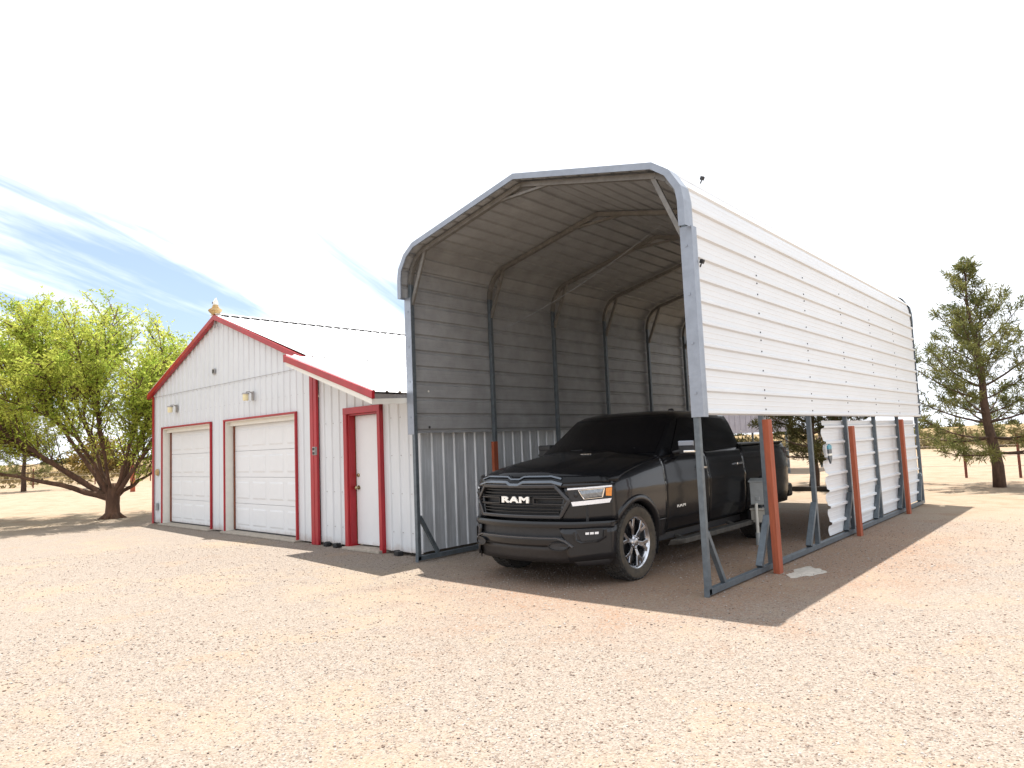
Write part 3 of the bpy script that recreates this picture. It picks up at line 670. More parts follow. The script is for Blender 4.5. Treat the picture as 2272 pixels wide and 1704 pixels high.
# ------------------------------------------------------------------ pickup truck
trk = empty('pickup_truck', (-5.17, 6.87, 0), 0, 'black crew cab pickup truck with dark grille parked nose-out under the carport', 'pickup truck')
def yfr(x):
    x = abs(x); return -.95+.10*(x/.6)**2 if x < .6 else -.85+.45*((x-.6)/.4)**1.5
def fpatch(mb, tl, tr, br, bl, off=0.0, nx=12, nz=3, tilt=0.0, z0=.9, bow=0):
    rows = []
    for j in range(nz+1):
        t_ = j/nz; row = []
        for i in range(nx+1):
            s_ = i/nx; x = (tl[0]*(1-s_)+tr[0]*s_)*(1-t_)+(bl[0]*(1-s_)+br[0]*s_)*t_; z = (tl[1]*(1-s_)+tr[1]*s_)*(1-t_)+(bl[1]*(1-s_)+br[1]*s_)*t_
            row.append((x, yfr(x)+off+tilt*(z-z0)+bow*math.sin(math.pi*t_), z))
        rows.append(row)
    mb.grid(rows)
def fribbon(mb, pts, w, off=-.01, d=.03, closed=False, tilt=0, z0=.9, wz=None, sub=6):
    # a raised moulding that follows the curved nose; w = width in the x-z plane
    P = []
    q = list(pts)+([pts[0]] if closed else [])
    for a, b in zip(q[:-1], q[1:]):
        for k in range(sub): P.append((a[0]+(b[0]-a[0])*k/sub, a[1]+(b[1]-a[1])*k/sub))
    if not closed: P.append(q[-1])
    n = len(P); rows = []
    for i in range(n):
        a = P[(i-1) % n] if closed else P[max(0, i-1)]; b = P[(i+1) % n] if closed else P[min(n-1, i+1)]
        dx, dz = b[0]-a[0], b[1]-a[1]; l_ = math.hypot(dx, dz) or 1; nx_, nz_ = -dz/l_, dx/l_
        row = []
        for s_, o_ in ((-.5, d), (-.5, .006), (-.3, 0), (.3, 0), (.5, .006), (.5, d)):
            x = P[i][0]+nx_*w*s_; z = P[i][1]+nz_*w*s_; row.append((x, yfr(x)+off+o_+tilt*(z-z0), z))
        rows.append(row)
    if closed: rows.append(rows[0])
    mb.grid(rows)
def lerp_tab(tab, v):
    if v <= tab[0][0]: return tab[0][1]
    for (a, fa), (b, fb) in zip(tab[:-1], tab[1:]):
        if v <= b: return fa+(fb-fa)*(v-a)/(b-a)
    return tab[-1][1]
XB = [(.38, .93), (.50, .965), (.62, .985), (.78, 1.0), (.95, 1.003), (1.02, 1.012), (1.06, 1.0), (1.2, .985), (1.34, .965), (1.44, .955)]
def ztop(y): return lerp_tab([(-.42, 1.135), (-.25, 1.185), (.18, 1.265), (.66, 1.335), (1.0, 1.375), (3.0, 1.385), (3.01, 1.415), (4.8, 1.425)], y)
def sidex(y, z):
    zt = ztop(y); t_ = max(0, (z-(zt-.12))/.12)
    x = lerp_tab(XB, z) - .035*t_*t_
    if y < -.1: x -= .05*((-.1-y)/.32)**2
    if y > 4.4: x -= .03*((y-4.4)/.4)**2
    return x
ARCH = [(0.0, .43, .475), (3.67, .43, .475)]
def side_patch(mb, y0, y1, z0, z1f, sgn, dz=.035, dy=.04, off=0):
    ny = max(2, int((y1-y0)/dy)); nz = max(2, int((1.2-z0)/dz)); idx = {}; b = len(mb.v); vs = []; pos = []
    for j in range(nz+1):
        for i in range(ny+1):
            y = y0+(y1-y0)*i/ny; zt = z1f(y); z = z0+(zt-z0)*j/nz
            pos.append([y, z])
    fs = []
    def inside(q):
        return any(math.hypot(q[0]-a, q[1]-c) < r_ for a, c, r_ in ARCH)
    ins = [inside(q) for q in pos]; keep = []
    for j in range(nz):
        for i in range(ny):
            q = (j*(ny+1)+i, j*(ny+1)+i+1, (j+1)*(ny+1)+i+1, (j+1)*(ny+1)+i)
            if sum(ins[k] for k in q) < 4: keep.append(q)
    for k in range(len(pos)):
        if ins[k]:
            for a, c, r_ in ARCH:
                d = math.hypot(pos[k][0]-a, pos[k][1]-c)
                if d < r_ and d > 1e-6: pos[k] = [a+(pos[k][0]-a)*r_/d, c+(pos[k][1]-c)*r_/d]
    used = sorted({k for q in keep for k in q}); mp_ = {k: n_ for n_, k in enumerate(used)}
    mb.add([(sgn*(sidex(*pos[k])+off), pos[k][0], pos[k][1]) for k in used], [tuple(mp_[k] for k in q) for q in keep])
# body: front fenders, bed sides, cab corner panels
for s_ in (-1, 1):
    mb = MB(); side_patch(mb, -.42, .655, .62, ztop, s_); side_patch(mb, .46, .655, .42, lambda y: .62, s_); q = mb.build('front_fender', fpaint, trk, smooth=True, thick=.02, ang=30); q.modifiers['t'].offset = 0
    mb = MB(); side_patch(mb, 3.005, 4.78, .47, lambda y: 1.425 if y > 3 else 1.3, s_); q = mb.build('bed_side', paint, trk, smooth=True, thick=.02, ang=30); q.modifiers['t'].offset = 0
# doors
for s_ in (1, -1):
    for nm, ya, yb in (('front_door', .665, 1.815), ('rear_door', 1.825, 2.995)):
        mb = MB(); side_patch(mb, ya, yb, .44, lambda y: ztop(min(y, 2.9)), s_); d = mb.build(nm, paint, trk, smooth=True, thick=.02, ang=30); d.modifiers['t'].offset = 0
        mb = MB(); hy = yb-.20; hx = 1.0
        mb.bar((s_*(hx+.03), hy-.11, 1.165), (s_*(hx+.03), hy+.11, 1.165), .022, .032, (0, 0, 1)); mb.box(*sorted((s_*(hx-.01), s_*(hx+.03))), hy-.11, hy-.09, 1.15, 1.18); mb.box(*sorted((s_*(hx-.01), s_*(hx+.03))), hy+.09, hy+.11, 1.15, 1.18)
        mb.build('door_handle', chrome if s_ > 0 else black, d, bevel=.005)
# hood
NU, NV = 28, 14; rows = []
def hoodpt(u, v):
    xf, xb = .975*u, .93*u; yf_ = yfr(.98*u)+.075; yb_ = .42+.28*abs(u)**2.2
    x = xf+(xb-xf)*v; y = yf_+(yb_-yf_)*v
    zf = 1.215-.075*abs(u)**3; zb_ = 1.425-.080*abs(u)**3
    z = zf+(zb_-zf)*(v**.62) - (.02*(1-v)**6)
    # raised power dome with crisp shoulders
    ax = abs(x); w_ = .34+.12*v
    z += .028*max(0, min(1, (w_+.05-ax)/.07))*min(1, v*6)*(1-.2*v)
    return (x, y, z)
for j in range(NV+1): rows.append([hoodpt(-1+2*i/NU, j/NV) for i in range(NU+1)])
mb = MB(); mb.grid(rows); hood = mb.build('hood', paint, trk, smooth=True, thick=.02, ang=28)
for s_ in (-1, 1):
    mb = MB(); mb.box(s_*.28-.08, s_*.28+.08, .06, .14, 1.38, 1.408)
    mb.mi = 1
    for k in range(7): mb.box(s_*.28+k*.022-.066-.004, s_*.28+k*.022-.066+.003, .062, .10, 1.400, 1.414)
    mb.build('hood_vent', [black, chrome if s_ > 0 else black], hood)
# nose between hood and grille, with its two raised ridges
mb = MB(); fpatch(mb, (-.955, 1.118), (.955, 1.118), (.97, 1.078), (-.97, 1.078), off=.0, nx=30, nz=2); mb.build('nose_panel', fpaint, trk, smooth=True, thick=.02)
mb = MB(); fpatch(mb, (-.93, 1.20), (.93, 1.20), (.955, 1.118), (-.955, 1.118), off=.0, nx=30, nz=3, tilt=.55, z0=1.118); mb.build('nose_panel', paint, trk, smooth=True, thick=.02)
mb = MB()
def ridge(z, w, xe, dip, off):
    pts = [(-xe, z-.004), (-.20, z), (-.12, z-.002), (-.06, z-dip), (.06, z-dip), (.12, z-.002), (.20, z), (xe-.12, z), (xe, z-.03)]
    if True: pts[0] = (-xe, z-.03); pts.insert(1, (-xe+.12, z))
    fribbon(mb, pts, w, off=off, d=.04, tilt=.45, z0=1.12, sub=4)
ridge(1.203, .024, .58, .030, -.010); ridge(1.142, .032, .60, .030, -.018)
mb.build('nose_trim', mat('grey_gloss_trim', (.10, .115, .135), .22, metal=.7, var=.1, coat=.6), trk, smooth=True)
# grille
mb = MB(); fpatch(mb, (-.60, 1.10), (.60, 1.10), (.60, .74), (-.60, .74), off=.07, nx=14); gcav = mb.build('grille', black, trk)
def gw(z): return .515+.135*(1-abs(z-.925)/.165) if z > .76 else .5
mb = MB()
for z in (.815, .850, .885, .985, 1.02, 1.055): fribbon(mb, [(-gw(z)+.02, z), (gw(z)-.02, z)], .014, off=.012, d=.04, sub=14)
mb.build('grille_bars', mat('grille_bar_plastic', (.012, .012, .013), .4), gcav)
gfm = mat('grille_frame_gloss', (.03, .03, .033), .3, metal=.4, coat=.3)
for s_ in (-1, 1): mb = MB(); fribbon(mb, [(s_*.25, .970), (s_*.63, .965), (s_*.64, .900), (s_*.25, .905)], .016, off=-.004, d=.04, closed=True, sub=5); mb.build('grille_frame', gfm, gcav, smooth=True)
mb = MB(); fribbon(mb, [(-.52, 1.095), (.52, 1.095), (.665, .935), (.565, .765), (-.565, .765), (-.665, .935)], .038, off=-.022, d=.06, closed=True, sub=8)
mb.build('grille_surround', mat('grille_surround_grey', (.035, .035, .038), .34, metal=.4, coat=.25), gcav, smooth=True)
def text_mesh(name, txt, size, sx, depth, m, parent, loc, rot, bold=.0):
    c = bpy.data.curves.new(name, 'FONT'); c.body = txt; c.size = size; c.extrude = depth; c.offset = bold; c.align_x = 'CENTER'; c.align_y = 'CENTER'; c.space_character = 1.12
    o = bpy.data.objects.new(name, c); COL.objects.link(o); bpy.context.view_layer.update()
    me = bpy.data.meshes.new_from_object(o); bpy.data.objects.remove(o)
    q = link(name, me, parent, m) if not me.materials else None
    if q is None: me.materials.clear(); q = link(name, me, parent, m)
    q.location = loc; q.rotation_euler = rot; q.scale = (sx, 1, 1); return q
text_mesh('badge_letters', 'RAM', .088, 2.12, .008, badge, gcav, (.025, -.975, .947), (R(90), 0, 0), .0042)
# outer nose corners and headlights
for s_ in (-1, 1):
    mb = MB(); fpatch(mb, (s_*.60, 1.10), (s_*.985, 1.10), (s_*.995, .705), (s_*.54, .705), off=.014, nx=10, nz=6); mb.build('nose_corner', fpaint, trk, smooth=True, thick=.02)
    mb = MB(); fpatch(mb, (s_*.645, 1.082), (s_*.978, 1.086), (s_*.968, .895), (s_*.675, .872), off=-.002, nx=12, nz=4); hl = mb.build('headlight', black, trk, smooth=True)
    mb = MB(); fribbon(mb, [(s_*.652, 1.060), (s_*.80, 1.066), (s_*.972, 1.074)], .020, off=-.012, d=.01, sub=6)
    mb.build('light_bar', lampw, hl)
    mb = MB(); fpatch(mb, (s_*.680, .925), (s_*.966, .945), (s_*.952, .900), (s_*.692, .880), off=-.010, nx=10, nz=2); mb.build('light_bar', lampw, hl)
    mb = MB(); fpatch(mb, (s_*.755, 1.040), (s_*.918, 1.052), (s_*.905, .970), (s_*.785, .958), off=-.010, nx=8, nz=3, bow=-.012); mb.build('projector_lens', lens, hl, smooth=True)
    mb = MB(); fribbon(mb, [(s_*.745, 1.046), (s_*.924, 1.056), (s_*.908, .960), (s_*.783, .950)], .008, off=-.018, d=.01, closed=True, sub=4); mb.build('lens_rim', chrome, hl)
    mb = MB(); mb.lathe([(0, -.004), (.022, 0), (.027, .004), (.030, .01)], 16, Matrix.Translation((s_*.715, yfr(.715)-.012, 1.0)) @ Matrix.Rotation(R(90), 4, 'Z')); mb.build('projector_lens', black, hl, smooth=True)
    mb = MB(); fpatch(mb, (s_*.932, 1.056), (s_*.972, 1.060), (s_*.966, .968), (s_*.930, .975), off=-.010, nx=3, nz=3); mb.build('indicator_lens', amber, hl)
# bumper
mb = MB()
fribbon(mb, [(-.99, .675), (-.6, .69), (.6, .69), (.99, .675)], .062, off=-.062, d=.09, sub=14)
for s_ in (-1, 1):
    fpatch(mb, (s_*.57, .655), (s_*1.0, .650), (s_*.985, .31), (s_*.66, .30), off=-.048, nx=10, nz=5)
fpatch(mb, (-.60, .555), (.60, .555), (.70, .455), (-.70, .455), off=-.058, nx=18, nz=3, tilt=-.10, z0=.55)
bmp = mb.build('front_bumper', fpaint, trk, smooth=True, thick=.02, ang=40)
mb = MB(); fpatch(mb, (-.62, .668), (.62, .668), (.62, .53), (-.62, .53), off=-.006, nx=14, nz=2); mb.build('lower_grille', black, bmp)
mb = MB(); fribbon(mb, [(-.54, .548), (.55, .548), (.63, .52), (.70, .455)], .018, off=-.070, d=.04, sub=8); fribbon(mb, [(-.54, .548), (-.63, .52), (-.70, .455)], .018, off=-.070, d=.04, sub=8)
mb.build('lower_lip', mat('lower_lip_grey', (.07, .07, .075), .35, metal=.4, coat=.4), bmp, smooth=True)
mb = MB(); fpatch(mb, (-.74, .46), (.74, .46), (.82, .275), (-.82, .275), off=-.03, nx=18, nz=3, tilt=-.35, z0=.46)
for s_ in (-1, 1): fpatch(mb, (s_*.66, .32), (s_*.985, .34), (s_*.93, .245), (s_*.70, .25), off=-.01, nx=8, nz=2, tilt=-.2, z0=.3)
mb.build('air_dam', black, bmp, smooth=True, thick=.01)
for s_ in (-1, 1):
    mb = MB(); fpatch(mb, (s_*.725, .635), (s_*.915, .632), (s_*.905, .525), (s_*.765, .515), off=-.0505, nx=8, nz=2); mb.build('fog_recess_shade', black, bmp)  # flat black patch painted as the shade inside the fog lamp pocket
    mb = MB(); fribbon(mb, [(s_*.715, .61), (s_*.725, .53), (s_*.77, .495), (s_*.88, .50), (s_*.925, .54), (s_*.93, .62)], .018, off=-.066, d=.03, sub=5); mb.build('fog_lamp_trim', fpaint, bmp, smooth=True)
    mb = MB()
    for q in range(3): fpatch(mb, (s_*(.80+q*.032), .602), (s_*(.826+q*.032), .602), (s_*(.824+q*.032), .578), (s_*(.80+q*.032), .578), off=-.062, nx=2, nz=2)
    mb.build('fog_lamp', lampw, bmp)
    mb = MB()
    pts = [(s_*(.565+.105*math.cos(a)), .463+.042*math.sin(a)) for a in np.linspace(0, 2*math.pi, 17)[:-1]]
    c_ = len(mb.v); mb.add([(s_*.565, yfr(.565)-.072, .463)]+[(x, yfr(x)-.072, z) for x, z in pts], [(0, 1+k, 1+(k+1) % 16) for k in range(16)]); mb.build('tow_recess_shade', black, bmp)  # flat black oval painted as the shade of the hook pocket
    mb = MB(); fribbon(mb, pts, .014, off=-.082, d=.02, closed=True, sub=2); mb.build('tow_hook_trim', fpaint, bmp, smooth=True)
# cab
RINGS = [(1.325, .945, .32, 3.10, .33), (1.45, .905, .50, 3.09, .30), (1.60, .86, .77, 3.07, .27), (1.75, .81, 1.00, 3.04, .24), (1.845, .765, 1.15, 3.01, .21), (1.895, .70, 1.27, 2.96, .20), (1.925, .60, 1.42, 2.88, .18), (1.948, .42, 1.68, 2.70, .12), (1.956, .10, 2.1, 2.5, .02)]
def ringat(z):
    for a, b in zip(RINGS[:-1], RINGS[1:]):
        if z <= b[0]:
            t_ = (z-a[0])/(b[0]-a[0]); return [a[k]+(b[k]-a[k])*t_ for k in range(5)]
    return list(RINGS[-1])
def ring(z, e=0):
    _, w, y0, y1, bow = ringat(z); P = []
    for i in range(13): u = -1+i/6; P.append(((w+e)*u*(1 if abs(u) < 1 else .985), y0-e+bow*abs(u)**2.3, z))
    for i in range(1, 8): t_ = i/8; P.append(((w+e)*(1+.012*math.sin(math.pi*t_)), y0+bow+(y1-.05-y0-bow)*t_, z))
    for i in range(7): u = 1-i/3; P.append(((w+e)*u, y1+e-.05*abs(u)**3, z))
    for i in range(7, 0, -1): t_ = i/8; P.append((-(w+e)*(1+.012*math.sin(math.pi*t_)), y0+bow+(y1-.05-y0-bow)*t_, z))
    return P
mb = MB(); mb.grid([ring(q[0]) for q in RINGS], closed=True); cab = mb.build('cab', paint, trk, smooth=True, ang=40)
def gpatch(mb, cs, sgn, e=.005):
    (ya, za), (yb, zb_), (yc, zc_), (yd, zd) = cs; rows = []
    for j in range(5):
        t_ = j/4; row = []
        for i in range(7):
            s_ = i/6; y = (ya*(1-s_)+yb*s_)*(1-t_)+(yd*(1-s_)+yc*s_)*t_; z = (za*(1-s_)+zb_*s_)*(1-t_)+(zd*(1-s_)+zc_*s_)*t_
            _, w, y0, y1, bow = ringat(z); tt = max(0, min(1, (y-y0-bow)/(y1-.05-y0-bow)))
            row.append((sgn*(w*(1+.012*math.sin(math.pi*tt))+e), y, z))
        rows.append(row)
    mb.grid(rows)
for s_ in (1, -1):
    mb = MB(); gpatch(mb, [(.98, 1.405), (1.79, 1.405), (1.80, 1.83), (1.48, 1.83)], s_); mb.build('side_window', glass, cab, smooth=True)
    mb = MB(); gpatch(mb, [(1.87, 1.405), (2.96, 1.405), (2.82, 1.82), (1.88, 1.83)], s_); mb.build('side_window', glass, cab, smooth=True)
mb = MB(); rows = []
for z in np.linspace(1.40, 1.88, 9):
    _, w, y0, y1, bow = ringat(z); rows.append([((w-.055)*u, y0-.006+bow*abs(u*(w-.055)/w)**2.3, z) for u in np.linspace(-1, 1, 17)])
mb.grid(rows); mb.build('windscreen', glass, cab, smooth=True)
mb = MB(); rows = []
for z in np.linspace(1.42, 1.83, 4):
    _, w, y0, y1, bow = ringat(z); rows.append([((w-.12)*u, y1+.006-.05*abs(u*(w-.12)/w)**3, z) for u in np.linspace(-1, 1, 9)])
mb.grid(rows); mb.build('rear_window', glass, cab, smooth=True)
mb = MB()
for s_ in (-1, 1):
    a, b = (s_*.10+.05, .78, 1.40), (s_*.10+.62*1, .80+.12, 1.415); mb.tube([(-.62 if s_ < 0 else .02, .62 if s_ < 0 else .44, 1.43), (-.05 if s_ < 0 else .62, .46 if s_ < 0 else .64, 1.455)], .008, 5)
mb.build('wiper', black, cab)
mb = MB(); mb.lathe([(0, .05), (.03, .045), (.05, .02), (.055, 0)], 14, Matrix.Translation((.12, 2.55, 1.954)) @ Matrix.Rotation(R(-90), 4, 'Y')); mb.build('roof_antenna', black, cab, smooth=True)
# mirrors
for s_ in (1, -1):
    mb = MB(); mb.bar((s_*.92, 1.02, 1.38), (s_*1.04, 1.06, 1.40), .07, .045); mb.box(*sorted((s_*1.00, s_*1.23)), 1.02, 1.16, 1.345, 1.53); mr = mb.build('wing_mirror', black, trk, bevel=.025)
    mb = MB(); mb.box(*sorted((s_*1.01, s_*1.222)), 1.008, 1.07, 1.455, 1.525); mb.build('mirror_cap', mat('mirror_cap_grey', (.24, .26, .30), .25, metal=.6) if s_ > 0 else black, mr, bevel=.012)
    mb = MB(); mb.box(*sorted((s_*1.08, s_*1.228)), 1.006, 1.04, 1.375, 1.405); mb.build('mirror_trim', chrome if s_ > 0 else black, mr, bevel=.006)
# bed, tailgate, cover, rear bumper
mb = MB(); mb.box(-.93, .93, 3.03, 4.76, .62, 1.38); mb.box(-.86, .86, .30, 3.05, .33, .9); mb.box(-.80, .80, -.70, .5, .45, 1.08); mb.box(-.9, .9, .65, 3.05, .42, 1.36)
mb.build('light_block_body', black, trk)  # unseen black filler boxes, the underbody one added to block light
mb = MB(); mb.box(-.96, .96, 3.03, 4.72, 1.415, 1.440); mb.build('bed_cover', mat('bed_cover_vinyl', (.05, .055, .052), .55, var=.2), trk, bevel=.01)
mb = MB(); mb.box(-.90, .90, 4.72, 4.80, .66, 1.42); mb.box(-.88, .88, 4.74, 4.84, 1.38, 1.43); mb.build('tailgate', paint, trk, bevel=.03)
for s_ in (1, -1):
    mb = MB(); mb.box(*sorted((s_*.885, s_*.975)), 4.66, 4.812, 1.02, 1.34); mb.build('tail_lamp', mat('tail_lamp_red', (.10, .008, .01), .15, coat=1), trk, bevel=.015)
mb = MB(); mb.box(-.97, .97, 4.74, 5.00, .52, .74); mb.build('rear_bumper', paint, trk, bevel=.04)
# arch flares
for cy, cz, r_ in ARCH:
    for s_ in (1, -1):
        mb = MB(); rows = []
        for a in np.linspace(R(-16), R(196), 30):
            row = []
            for rr, dx in ((r_-.035, -.05), (r_-.03, .018), (r_-.01, .028), (r_+.028, .026), (r_+.045, .012), (r_+.047, -.01)):
                y = cy-rr*math.cos(a); z = cz+rr*math.sin(a); row.append((s_*(sidex(max(-.42, y), z)+dx), y, z))
            rows.append(row)
        mb.grid(rows); mb.build('wheel_arch', fpaint, trk, smooth=True, ang=60)
        mb = MB(); rows = []
        for a in np.linspace(R(-25), R(205), 20): rows.append([(s_*x, cy-(r_-.01)*math.cos(a), cz+(r_-.01)*math.sin(a)) for x in (.60, .98)])
        mb.grid(rows); mb.box(*sorted((s_*.58, s_*.60)), cy-.5, cy+.5, .3, .95); mb.build('wheel_well', black, trk)
# running boards
for s_ in (1, -1):
    mb = MB(); mb.add([(s_*.98, .74, .345), (s_*1.10, .90, .345), (s_*1.10, 3.0, .345), (s_*.98, 3.05, .345), (s_*.93, .74, .27), (s_*1.09, .92, .285), (s_*1.09, 2.98, .285), (s_*.93, 3.05, .27)], [(0, 1, 2, 3), (4, 7, 6, 5), (0, 4, 5, 1), (1, 5, 6, 2), (2, 6, 7, 3), (3, 7, 4, 0)])
    for y in (1.1, 2.6): mb.bar((s_*.7, y, .40), (s_*.98, y, .31), .06, .04)
    mb.build('running_board', mat('running_board_dusty', (.10, .095, .085), .6, metal=.2, var=.5, scale=12), trk, bevel=.006)
text_mesh('door_badge', 'RAM', .062, 1.7, .003, badge, trk, (1.004, 1.02, .735), (R(90), 0, R(90)), .0015)
# wheels
spokem = mat('polished_grey_alloy', (.50, .51, .54), .17, metal=1.0, var=.35, scale=10)
def wheel(x, y, s_):
    T = Matrix.Translation((x, y, .415)) @ (Matrix() if s_ > 0 else Matrix.Rotation(math.pi, 4, 'Z'))
    w = MB(); w.lathe([(.285, -.11), (.33, -.135), (.375, -.14), (.405, -.128), (.415, -.10), (.417, 0), (.415, .10), (.405, .128), (.375, .14), (.33, .135), (.285, .115)], 56, T)
    w.mi = 1; w.lathe([(.388, .1375), (.36, .1435), (.325, .1390), (.288, .1210)], 56, T)
    w.mi = 0
    for k in range(44):
        for u, sh in ((-.085, 0), (-.03, .5), (.03, 0), (.085, .5)):
            a = 2*math.pi*(k+sh)/44; q = T @ Matrix.Rotation(a, 4, 'X') @ Matrix.Translation((u, 0, .418)) @ Matrix.Rotation(R(12 if u > 0 else -12), 4, 'Z'); w.box(-.024, .024, -.021, .021, -.012, .008, q)
        a = 2*math.pi*k/44; q = T @ Matrix.Rotation(a, 4, 'X') @ Matrix.Translation((.122, 0, .398)) @ Matrix.Rotation(R(35), 4, 'Y'); w.box(-.012, .016, -.018, .018, -.006, .012, q)
    wh = w.build('wheel', [rubber, dusty], trk, smooth=True, ang=25)
    m = MB(); m.lathe([(.287, -.10), (.262, -.08), (.255, .05), (.262, .095), (.280, .112), (.290, .118), (.289, .105)], 56, T); rim = m.build('rim', satin, wh, smooth=True, ang=40)
    m = MB(); m.lathe([(.25, .0), (.02, .0)], 32, T); m.lathe([(.17, .015), (.165, .02), (.05, .02)], 32, T); m.build('brake_disc', black, wh)
    m = MB()
    for k in range(6):
        a = 2*math.pi*k/6+.26
        for d in (-1, 1):
            A = T @ Matrix.Rotation(a+d*.055, 4, 'X'); B = T @ Matrix.Rotation(a+d*.19, 4, 'X')
            p = [A @ Vector((.085, -.017, .055)), A @ Vector((.085, .017, .055)), A @ Vector((.102, -.019, .16)), A @ Vector((.102, .019, .16)), B @ Vector((.108, -.022, .262)), B @ Vector((.108, .022, .262))]
            q = [A @ Vector((.03, -.021, .055)), A @ Vector((.03, .021, .055)), A @ Vector((.05, -.023, .16)), A @ Vector((.05, .023, .16)), B @ Vector((.06, -.028, .262)), B @ Vector((.06, .028, .262))]
            m.add(p+q, [(0, 1, 3, 2), (2, 3, 5, 4), (0, 2, 8, 6), (2, 4, 10, 8), (1, 7, 9, 3), (3, 9, 11, 5), (6, 8, 9, 7), (8, 10, 11, 9)])
    m.build('spokes', spokem, wh, bevel=.004)
    m = MB(); m.lathe([(.075, .06), (.072, .095), (.052, .104), (.045, .10), (.042, .112), (.02, .118), (0, .118)], 28, T)
    for k in range(6):
        a = 2*math.pi*k/6; q = T @ Matrix.Rotation(a, 4, 'X') @ Matrix.Translation((.0, 0, .066)); m.lathe([(.011, .09), (.011, .108), (.006, .114), (0, .114)], 8, q)
    m.build('hub', satin, wh, smooth=True, ang=35)
for y in (0, 3.67):
    for s_ in (1, -1): wheel(s_*.845, y, s_)

# ------------------------------------------------------------------ trees
def leaf_mesh(name, pts, dirs, L0, L1, W0, m, parent, shape='leaf'):
    # one small folded face pair per leaf
    n = len(pts); pts = np.asarray(pts); dirs = np.asarray(dirs, float); dirs /= np.linalg.norm(dirs, axis=1)[:, None]+1e-9
    rnd = RNG.normal(size=(n, 3)); side = np.cross(dirs, rnd); side /= np.linalg.norm(side, axis=1)[:, None]+1e-9
    l_ = RNG.uniform(L0, L1, n)[:, None]; w_ = l_*W0
    a = pts; b = pts+dirs*l_*.5+side*w_; c = pts+dirs*l_; d = pts+dirs*l_*.5-side*w_
    V = np.stack([a, b, c, d], 1).reshape(-1, 3); Fq = np.arange(n*4).reshape(n, 4)
    return npmesh(name, V, Fq, m, parent)
def bez(p0, p1, p2, n):
    return [(p0*(1-t)*(1-t)+p1*2*t*(1-t)+p2*t*t) for t in np.linspace(0, 1, n)]
A3 = lambda v: np.array(v, float)
def taper(n, r0, r1, pw=1.0): return [r0+(r1-r0)*(i/(n-1))**pw for i in range(n)]
LAT = A3((math.cos(YAW), -math.sin(YAW), 0)); DPT = A3((math.sin(YAW), math.cos(YAW), 0))
